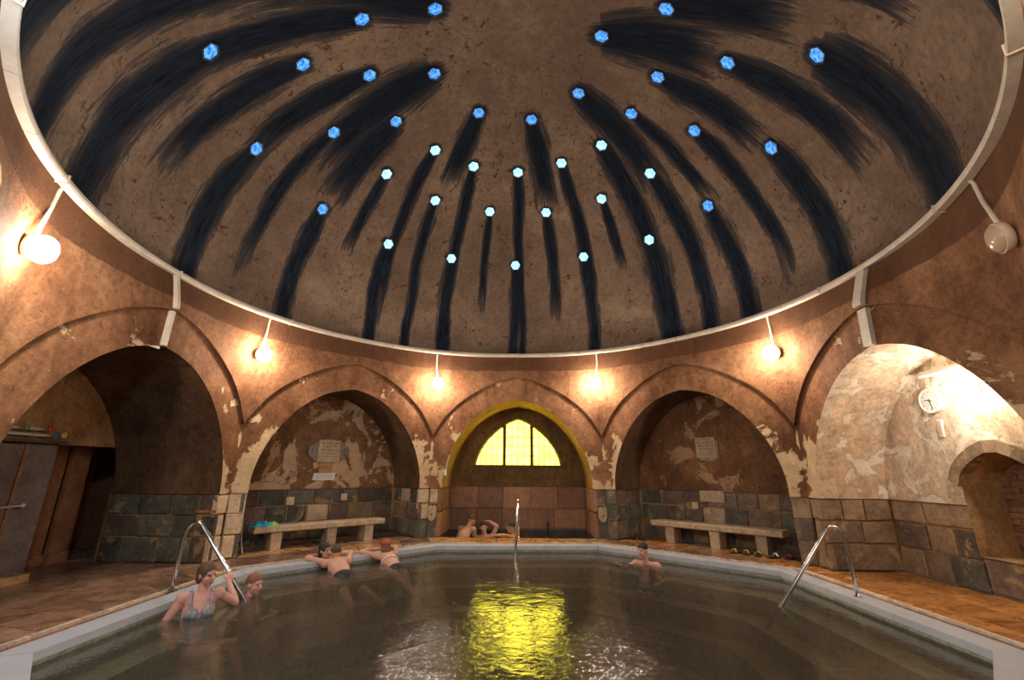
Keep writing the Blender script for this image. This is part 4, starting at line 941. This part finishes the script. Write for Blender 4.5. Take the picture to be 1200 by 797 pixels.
def sandal(x, y, rz, label, strap, group, tilt=None, sole='black', L=.27):
    o = thing('sandal', label, 'sandal', (x, y, 0), group)
    R = Matrix.Rotation(rz, 4, 'Z'); 
    if tilt: R = R @ tilt
    R = Matrix.Translation((x, y, 0.002)) @ R
    out = [(-.5, -.13), (-.47, -.17), (-.2, -.15), (.1, -.16), (.33, -.19), (.46, -.13), (.5, 0), (.46, .12), (.33, .16), (.1, .12), (-.2, .12), (-.47, .15), (-.5, .1)]
    mb = MB(); mb.prism([(a * L, b * L) for a, b in out], 0, .024, lambda a, b, z: R @ Vector((a, b, z + .01 * max(0, -a / L)))); mesh_obj('sole', mb, M[sole], o)
    mb = MB(); nn = 10
    for x0 in (.08, .24):
        for i in range(nn + 1):
            a = PI * i / nn; yy = math.cos(a) * (.15 if x0 < .1 else .17) * L; mb.v.append(R @ Vector((x0 * L + (.03 if 0 else 0), yy, .02 + .055 * math.sin(a))))
    mb.f = [(i, i + 1, nn + 2 + i, nn + 1 + i) for i in range(nn)]
    st = mesh_obj('strap', mb, M[strap], o, smooth=True); sd = st.modifiers.new('thick', 'SOLIDIFY'); sd.thickness = .006; sd.offset = 1
for i, (dx, dy) in enumerate(((0, 0), (.15, -.05))): sandal(2.53 + dx, 4.70 + dy, -1.9 + i * .35, 'plain black sandal on the deck beside the dark spout pier', 'black', 'black sandals beside the dark pier')
for i, (dx, dy, s) in enumerate(((-.14, .13, 'yellow'), (.0, .0, 'yellow'), (.13, -.13, 'yellow'))): sandal(4.14 + dx, 3.00 + dy, 3.5 + i * .3, 'black sandal with yellow strap by the bare bench leg', s, 'yellow strapped sandals by the bare bench')
sandal(4.43, 2.68, .4, 'dark sandal with a white strap behind yellow strapped sandals', 'white', None)
for i, (dx, dy) in enumerate(((0, 0), (.13, -.09))): sandal(4.66 + dx, 2.60 + dy, 3.6 + i * .3, 'black sandal with red strap by the pier of the clock niche', 'red', 'red strapped sandals by the clock niche pier')
Tup = Matrix.Rotation(-math.radians(76), 4, 'Y') @ Matrix.Translation((.135, 0, 0))
for i, (dx, dy) in enumerate(((0, 0), (.10, .10))): sandal(-4.73 + dx, 2.80 + dy, math.radians(-45) + PI, 'black slipper standing upright against the bench end by the squeegee', 'black', 'upright black slippers by the towel bench', Tup)

# ------------------------------------------------------------------ people
def basis(R, F_, U):
    m = Matrix.Identity(3)
    for i in range(3): m[i][0] = R[i]; m[i][1] = F_[i]; m[i][2] = U[i]
    return m
def remeshed(name, mb, voxel, mat, parent, smooth_it=5):
    o = mesh_obj(name, mb, mat, parent)
    md = o.modifiers.new('r', 'REMESH'); md.mode = 'VOXEL'; md.voxel_size = voxel; md.use_smooth_shade = True
    sm = o.modifiers.new('s', 'SMOOTH'); sm.factor = .5; sm.iterations = smooth_it
    me_ = bpy.data.meshes.new_from_object(o.evaluated_get(bpy.context.evaluated_depsgraph_get()))
    old = o.data; o.modifiers.clear(); o.data = me_; bpy.data.meshes.remove(old); me_.name = name
    me_.polygons.foreach_set('use_smooth', [True] * len(me_.polygons))
    return o
def hand(mb, w_, d, pn, side, curl=.5, spread=.004):
    """palm and five unequal fingers; d = direction of the fingers, pn = palm normal, side = direction of the thumb"""
    d = Vector(d).normalized(); pn = Vector(pn); pn = (pn - d * pn.dot(d)).normalized(); s = Vector(side); s = (s - d * s.dot(d) - pn * s.dot(pn)).normalized(); w_ = Vector(w_)
    mb.ball(w_ + d * .048, (.041, .056, .018), basis(s, d, pn))
    for i, (off, ln) in enumerate(((.030, .068), (.010, .078), (-.010, .072), (-.029, .056))):
        a = w_ + d * .088 + s * off; dd = (d + pn * curl * .5).normalized(); b = a + dd * ln * .5 + s * off * .12
        e = (d * (1 - curl * .8) + pn * curl * 1.3).normalized(); c = b + e * ln * .5
        mb.capsule(a - d * .02, b, .0095, .0088, 8); mb.capsule(b, c, .0088, .0072, 8)
    a = w_ + d * .028 + s * .034; b = a + (s * .8 + d * .7 + pn * .3).normalized() * .035; c = b + (d + pn * (.3 + curl)).normalized() * .03
    mb.capsule(a, b, .0125, .0105, 8); mb.capsule(b, c, .0105, .0085, 8)
def person(label, J, head, skin, hair=None, wear=(), voxel=.009, build=1.0, hands=None, female=False, bald=False):
    V = {k: Vector(v) for k, v in J.items()}
    root = thing('person', label, 'person', (V['pelvis'].x, V['pelvis'].y, V['pelvis'].z - .1))
    mb = MB(); U = (V['neck'] - V['pelvis']).normalized(); Rv = (V['shR'] - V['shL']); Rv = (Rv - U * Rv.dot(U)).normalized(); Fv = U.cross(Rv).normalized(); B = basis(Rv, Fv, U); g = build
    P, Ck, Nk = V['pelvis'], V['chest'], V['neck']
    mb.ball(P, (.165 * g, .118 * g, .125), B, 18, 12); mb.ball(P.lerp(Ck, .5), (.132 * g, .098 * g, .15), B, 18, 12); mb.ball(P.lerp(Ck, .25), (.145 * g, .105 * g, .13), B, 18, 12)
    mb.ball(Ck, (.155 * g, .112 * g, .165), B, 18, 12); mb.ball(Ck.lerp(Nk, .45), (.150 * g, .090 * g, .095), B, 18, 12)
    for s in ('L', 'R'):
        sh, elb, wr, hip, kn, an = (V[q + s] for q in ('sh', 'el', 'wr', 'hip', 'kn', 'an'))
        mb.capsule(Nk - U * .055, sh, .052 * g, .058 * g); mb.ball(sh, .066 * g)
        mb.capsule(sh, elb, .054 * g, .041 * g); mb.capsule(elb, elb.lerp(wr, .35), .042 * g, .042 * g); mb.capsule(elb.lerp(wr, .3), wr, .042 * g, .027)
        mb.capsule(hip, kn, .092 * g, .058 * g); mb.ball(hip, .10 * g); mb.capsule(kn, kn.lerp(an, .35), .056 * g, .056 * g); mb.capsule(kn.lerp(an, .3), an, .056 * g, .036)
        fd = ((an - kn).normalized() * .5 + Fv * .7).normalized(); mb.capsule(an - fd * .03, an + fd * .16, .036, .024)
        if female: mb.ball(Ck + Fv * .085 + Rv * (.07 if s == 'R' else -.07) + U * .0, (.062, .055, .062), B)
        hd = (hands or {}).get(s)
        if hd is None: d_ = (wr - elb).normalized(); hd = (d_, Fv * -1 if abs(d_.dot(Fv)) < .8 else U * -1, Rv * (-1 if s == 'R' else 1), .35)
        hand(mb, wr, *hd)
    hp, hf, hu = Vector(head[0]), Vector(head[1]).normalized(), Vector(head[2]); hu = (hu - hf * hu.dot(hf)).normalized(); hr = hf.cross(hu)
    H = basis(hr, hf, hu); at_ = lambda x, y, z: hp + hr * x + hf * y + hu * z
    mb.capsule(Nk - U * .03, at_(0, -.02, -.05), .056 * (g if g < 1.1 else 1.1), .052)
    mb.ball(at_(0, -.012, .025), (.077, .097, .095), H, 20, 14); mb.ball(at_(0, .022, -.045), (.058, .068, .072), H, 18, 12); mb.ball(at_(0, .058, -.098), (.026, .022, .02), H)
    mb.capsule(at_(0, .086, .012), at_(0, .112, -.026), .009, .0145, 8)                       # nose
    for s in (-1, 1):
        mb.ball(at_(s * .078, -.008, -.008), (.010, .020, .032), H); mb.ball(at_(s * .032, .074, .028), (.022, .014, .008), H); mb.ball(at_(s * .040, .062, -.03), (.020, .020, .018), H)
    remeshed('body', mb, voxel, skin, root)
    for s in (-1, 1): mesh_obj('eye', MB().ball(at_(s * .031, .083, .008), (.012, .007, .006), H, 10, 6), M['hair_dark'], root, smooth=True)
    mesh_obj('mouth', MB().ball(at_(0, .088, -.062), (.023, .007, .007), H, 10, 6), M['lips'], root, smooth=True)
    if hair:
        hb = MB(); kind_, hm = hair
        sz = dict(short=(.082, .0985, .090), bob=(.088, .108, .10), long=(.088, .108, .10))[kind_]
        hb.ball(at_(0, -.017 if kind_ == 'short' else -.026, .043 if kind_ == 'short' else .034), sz, H, 20, 14)
        if kind_ != 'short':
            for s in (-1, 1): hb.ball(at_(s * .052, -.045, -.02), (.036, .055, .075), H)
            hb.ball(at_(0, -.075, -.03), (.065, .04, .085), H)
        if kind_ == 'long': hb.capsule(at_(0, -.10, .02), at_(.0, -.13, -.14), .035, .014)
        remeshed('hair', hb, .008, hm, root, 3)
    for wname, mat_, gf in wear:
        wb = MB(); gf(wb, V, B, U, Rv, Fv, P, Ck, Nk, g); remeshed(wname, wb, .010, mat_, root, 4)
    return root, at_
def trunks(wb, V, B, U, Rv, Fv, P, Ck, Nk, g):
    wb.ball(P, (.176 * g, .130 * g, .13), B, 18, 12)
    for s in ('L', 'R'): wb.capsule(V['hip' + s], V['hip' + s].lerp(V['kn' + s], .55), .105 * g, .092 * g); wb.ball(V['hip' + s], .109 * g)
def briefs(wb, V, B, U, Rv, Fv, P, Ck, Nk, g):
    wb.ball(P, (.176 * g, .130 * g, .115), B, 18, 12)
    for s in ('L', 'R'): wb.ball(V['hip' + s], .107 * g)
def tank(wb, V, B, U, Rv, Fv, P, Ck, Nk, g):
    wb.ball(P, (.174 * g, .127 * g, .13), B, 18, 12); wb.ball(P.lerp(Ck, .5), (.141 * g, .107 * g, .15), B, 18, 12); wb.ball(P.lerp(Ck, .25), (.155 * g, .114 * g, .13), B, 18, 12)
    wb.ball(Ck - U * .06, (.163 * g, .121 * g, .125), B, 18, 12)
    for s in (-1, 1):
        wb.ball(Ck + Fv * .089 + Rv * s * .07, (.067, .059, .064), B)
        pts = [Ck + Fv * .125 + Rv * s * .085 + U * .03, Ck + Fv * .10 + Rv * s * .095 + U * .12, Nk + Rv * s * .095 - U * .0 + Fv * .02, Nk + Rv * s * .095 - U * .035 - Fv * .075, Ck - Fv * .11 + Rv * s * .08]
        wb.tube(catmull(pts, 5), .016, 8)
def straps(wb, V, B, U, Rv, Fv, P, Ck, Nk, g):
    q = []
    for i in range(29):
        a = 2 * PI * i / 28; q.append(Ck - U * .03 + Rv * math.cos(a) * .158 * g + Fv * math.sin(a) * .116 * g)
    wb.tube(q, .014, 8)
    for s in (-1, 1): wb.ball(Ck + Fv * .09 + Rv * s * .07, (.066, .060, .064), B); wb.tube(catmull([Ck + Fv * .12 + Rv * s * .08, Nk + Rv * s * .08 + Fv * .0 + U * .0, Ck - Fv * .11 + Rv * s * .05 - U * .03], 6), .012, 8)
def tn(k, t, n, z): q = frame(k)(t, n - AW, z); return (q.x, q.y, q.z)

# the woman in grey holding the left rail
hold = Vector((-3.385, .105, .175))
person('person in a grey tank swimsuit sitting in the water and gripping a handrail',
    dict(pelvis=(-3.32, -.44, -.42), chest=(-3.36, -.42, -.07), neck=(-3.37, -.40, .135), shR=(-3.505, -.50, .07), shL=(-3.255, -.28, .075), elR=(-3.60, -.60, -.17), wrR=(-3.42, -.72, -.24),
         elL=(-3.16, -.10, -.06), wrL=(-3.355, .035, .125), hipR=(-3.35, -.52, -.45), hipL=(-3.25, -.37, -.45), knR=(-2.95, -.66, -.36), knL=(-2.90, -.44, -.36), anR=(-2.78, -.70, -.74), anL=(-2.72, -.46, -.74)),
    ((-3.35, -.385, .285), (.85, -.35, -.08), (0, 0, 1)), M['skin2'], ('bob', M['hair_brown']), [('swimsuit', M['swim_grey'], tank)], .0065,
    hands=dict(L=((-.2, .62, .75), (-.6, .5, -.55), (-.3, .4, .8), .75)), female=True)
person('bather neck-deep behind the rail beside the person in grey',
    dict(pelvis=(-3.28, .36, -.62), chest=(-3.27, .36, -.30), neck=(-3.25, .35, -.12), shR=(-3.20, .19, -.18), shL=(-3.25, .52, -.18), elR=(-3.05, .12, -.36), wrR=(-2.90, .28, -.30), elL=(-3.10, .62, -.36), wrL=(-2.95, .45, -.32),
         hipR=(-3.26, .27, -.64), hipL=(-3.27, .45, -.64), knR=(-2.88, .25, -.52), knL=(-2.88, .46, -.52), anR=(-2.72, .25, -.74), anL=(-2.72, .46, -.74)),
    ((-3.21, .345, .03), (.9, -.25, -.05), (0, 0, 1)), M['skin2'], ('short', M['hair_fair']), [('swimsuit', M['swim_white'], straps)], .009, female=True)

# man leaning on the far left edge, with a companion in his arms
def prone(k, t, n0, zt, dt, label, skin, hair, wear, female=False, build=1.0, arms=.33, kick=.1, hz=.12):
    dn = lambda d, side, z: tn(k, t + dt * d + side, n0 - d, z)
    # hands folded on the coping: forearms lie along the stone
    return person(label,
        dict(pelvis=dn(.52, 0, -.17), chest=dn(.18, 0, -.075), neck=dn(-.03, 0, .015), shR=dn(.02, .17 * build, -.01), shL=dn(.02, -.17 * build, -.01), elR=tn(k, t + arms, n0 + .26, .055), elL=tn(k, t - arms, n0 + .26, .055),
             wrR=tn(k, t + .10, n0 + .37, .055), wrL=tn(k, t - .13, n0 + .37, .06), hipR=dn(.58, .09, -.19), hipL=dn(.58, -.09, -.19), knR=dn(.98, .12 + kick, -.30), knL=dn(.98, -.10, -.27), anR=dn(1.38, .16 + kick * 2, -.40), anL=dn(1.38, -.10, -.36)),
        (tn(k, t, n0 + .06, hz), tn(k, 0, 1, -.05), (0, 0, 1)), skin, hair, wear, .009, build,
        hands=dict(R=(tn(k, -1, .1, 0), (0, 0, -1), tn(k, 0, 1, 0), .12), L=(tn(k, 1, .1, 0), (0, 0, -1), tn(k, 0, 1, 0), .12)), female=female)
def tdir(k, t, n): 
    Fk = frame(k); return Fk(t, n, 0) - Fk(0, 0, 0)
_tn = tn
def tn(k, t, n, z):
    if abs(n) <= 1 and abs(t) <= 1: q = tdir(k, t, n); return (q.x, q.y, z)
    return _tn(k, t, n, z)
prone(-1, -.60, 3.43, 0, -.15, 'person in black trunks leaning both arms on the pool edge, legs trailing behind', M['skin'], ('short', M['hair_grey']), [('trunks', M['swim_black'], trunks)], build=1.08, arms=.36)
r_, a_ = prone(-1, .27, 3.43, 0, -.12, 'person with a red visor leaning on the pool edge, legs trailing behind', M['skin'], ('bob', M['hair_fair']), [('swim_bottoms', M['swim_black'], briefs), ('bikini_strap', M['swim_white'], straps)], female=True, build=.94, kick=-.12)
mb = MB()
for i in range(15):
    b = PI * (.0 + i / 14)
    for (rr_, zz) in ((.098, .055), (.155, .062), (.155, .066), (.098, .066)): mb.v.append(a_(math.cos(b) * rr_ * 1.0, math.sin(b) * rr_ * .95 - .01, zz + .012))
for i in range(14): mb.f += [(4 * i + j, 4 * i + (j + 1) % 4, 4 * i + 4 + (j + 1) % 4, 4 * i + 4 + j) for j in range(4)]
mb.f += [(0, 1, 2, 3), (56, 57, 58, 59)]
mesh_obj('visor', mb, M['red'], r_)
mb = MB().tube([a_(math.cos(q) * .097, math.sin(q) * .112 - .022, .062) for q in np.linspace(0, 2 * PI, 25)], .011, 8, False); mesh_obj('visor_band', mb, M['red'], r_, smooth=True)

# companion, cheek to cheek with the man, sitting on the top step
person('dark-haired person held in the arms of the bather in black trunks',
    dict(pelvis=_tn(-1, -.66, 3.60, -.50), chest=_tn(-1, -.60, 3.63, -.20), neck=_tn(-1, -.63, 3.655, .0), shR=_tn(-1, -.76, 3.66, -.06), shL=_tn(-1, -.44, 3.64, -.03), elR=_tn(-1, -.82, 3.55, -.28), wrR=_tn(-1, -.72, 3.36, -.30), elL=_tn(-1, -.34, 3.54, -.24), wrL=_tn(-1, -.46, 3.34, -.28),
         hipR=_tn(-1, -.75, 3.57, -.5), hipL=_tn(-1, -.57, 3.57, -.5), knR=_tn(-1, -.80, 3.18, -.46), knL=_tn(-1, -.50, 3.18, -.46), anR=_tn(-1, -.80, 3.06, -.74), anL=_tn(-1, -.50, 3.06, -.74)),
    (_tn(-1, -.715, 3.63, .145), tuple(tdir(-1, .35, -.9)), (0, 0, 1)), M['skin'], ('long', M['hair_dark']), [('bikini', M['swim_black'], straps)], .010, .88, female=True)

# man with head and shoulders above the water on the right
person('person with short dark hair neck-deep at the pool edge near the bare bench',
    dict(pelvis=(2.36, 2.74, -0.610), chest=(2.27, 2.64, -0.280), neck=(2.22, 2.58, -0.055), shR=(2.08, 2.66, -0.105), shL=(2.38, 2.47, -0.105), elR=(1.86, 2.62, -0.190), wrR=(1.74, 2.42, -0.100), elL=(2.48, 2.30, -0.290), wrL=(2.32, 2.14, -0.290),
         hipR=(2.28, 2.78, -0.630), hipL=(2.42, 2.68, -0.630), knR=(2.0, 2.42, -0.500), knL=(2.16, 2.30, -0.500), anR=(1.88, 2.26, -0.810), anL=(2.03, 2.14, -0.810)),
    ((2.17, 2.53, 0.125), (-.68, -.66, -.08), (0, 0, 1)), M['skin2'], ('short', M['hair_dark']), [('trunks', M['swim_black'], trunks)], .008, 1.05)

# bathers in the small pool
person('bare-backed person bending forward in the small plunge pool',
    dict(pelvis=(-1.320, 5.12, -.36), chest=(-1.230, 5.20, -.04), neck=(-1.130, 5.30, .17), shR=(-1.000, 5.20, .10), shL=(-1.320, 5.38, .10), elR=(-0.940, 5.30, -.18), wrR=(-0.920, 5.46, -.32), elL=(-1.380, 5.52, -.14), wrL=(-1.250, 5.66, -.30),
         hipR=(-1.250, 5.06, -.40), hipL=(-1.400, 5.16, -.40), knR=(-1.180, 5.24, -.62), knL=(-1.380, 5.32, -.62), anR=(-1.220, 5.06, -.84), anL=(-1.440, 5.14, -.84)),
    ((-1.055, 5.37, .285), (.72, .65, -.30), (.2, .2, 1)), M['skin3'], ('short', M['hair_grey']), [('trunks', M['swim_black'], trunks)], .010, 1.08)
person('person in the plunge pool facing out, one arm bent behind the head',
    dict(pelvis=(-.72, 5.62, -.56), chest=(-.74, 5.50, -.28), neck=(-.76, 5.44, -.03), shR=(-.93, 5.47, -.10), shL=(-.58, 5.46, -.06), elR=(-1.0, 5.62, -.30), wrR=(-.86, 5.62, -.48), elL=(-.47, 5.38, .16), wrL=(-.66, 5.46, .265),
         hipR=(-.80, 5.58, -.6), hipL=(-.63, 5.58, -.6), knR=(-.84, 5.22, -.52), knL=(-.60, 5.22, -.52), anR=(-.84, 5.12, -.84), anL=(-.60, 5.12, -.84)),
    ((-.785, 5.40, .135), (.15, -1, -.05), (-.12, 0, 1)), M['skin'], ('short', M['hair_dark']), [('trunks', M['swim_black'], trunks)], .010,
    hands=dict(L=((-1, .12, -.05), (-.1, -.2, -1), (0, -1, .1), .35)))
person('dark-haired person in the plunge pool seen in profile, arm along its edge',
    dict(pelvis=(-.02, 5.22, -.50), chest=(-.05, 5.14, -.22), neck=(-.09, 5.10, .02), shR=(-.10, 5.26, -.05), shL=(-.08, 4.95, -.03), elR=(-.26, 5.36, -.28), wrR=(-.44, 5.26, -.34), elL=(-.27, 4.81, .04), wrL=(-.48, 4.745, .05),
         hipR=(-.04, 5.31, -.53), hipL=(-.04, 5.13, -.53), knR=(-.42, 5.30, -.48), knL=(-.42, 5.12, -.48), anR=(-.44, 5.30, -.84), anL=(-.44, 5.12, -.84)),
    ((-.135, 5.09, .175), (-1, -.12, -.05), (0, 0, 1)), M['skin3'], ('short', M['hair_dark']), [('trunks', M['swim_black'], trunks)], .010,
    hands=dict(L=((-1, -.15, -.1), (0, 0, -1), (0, 1, 0), .2)))
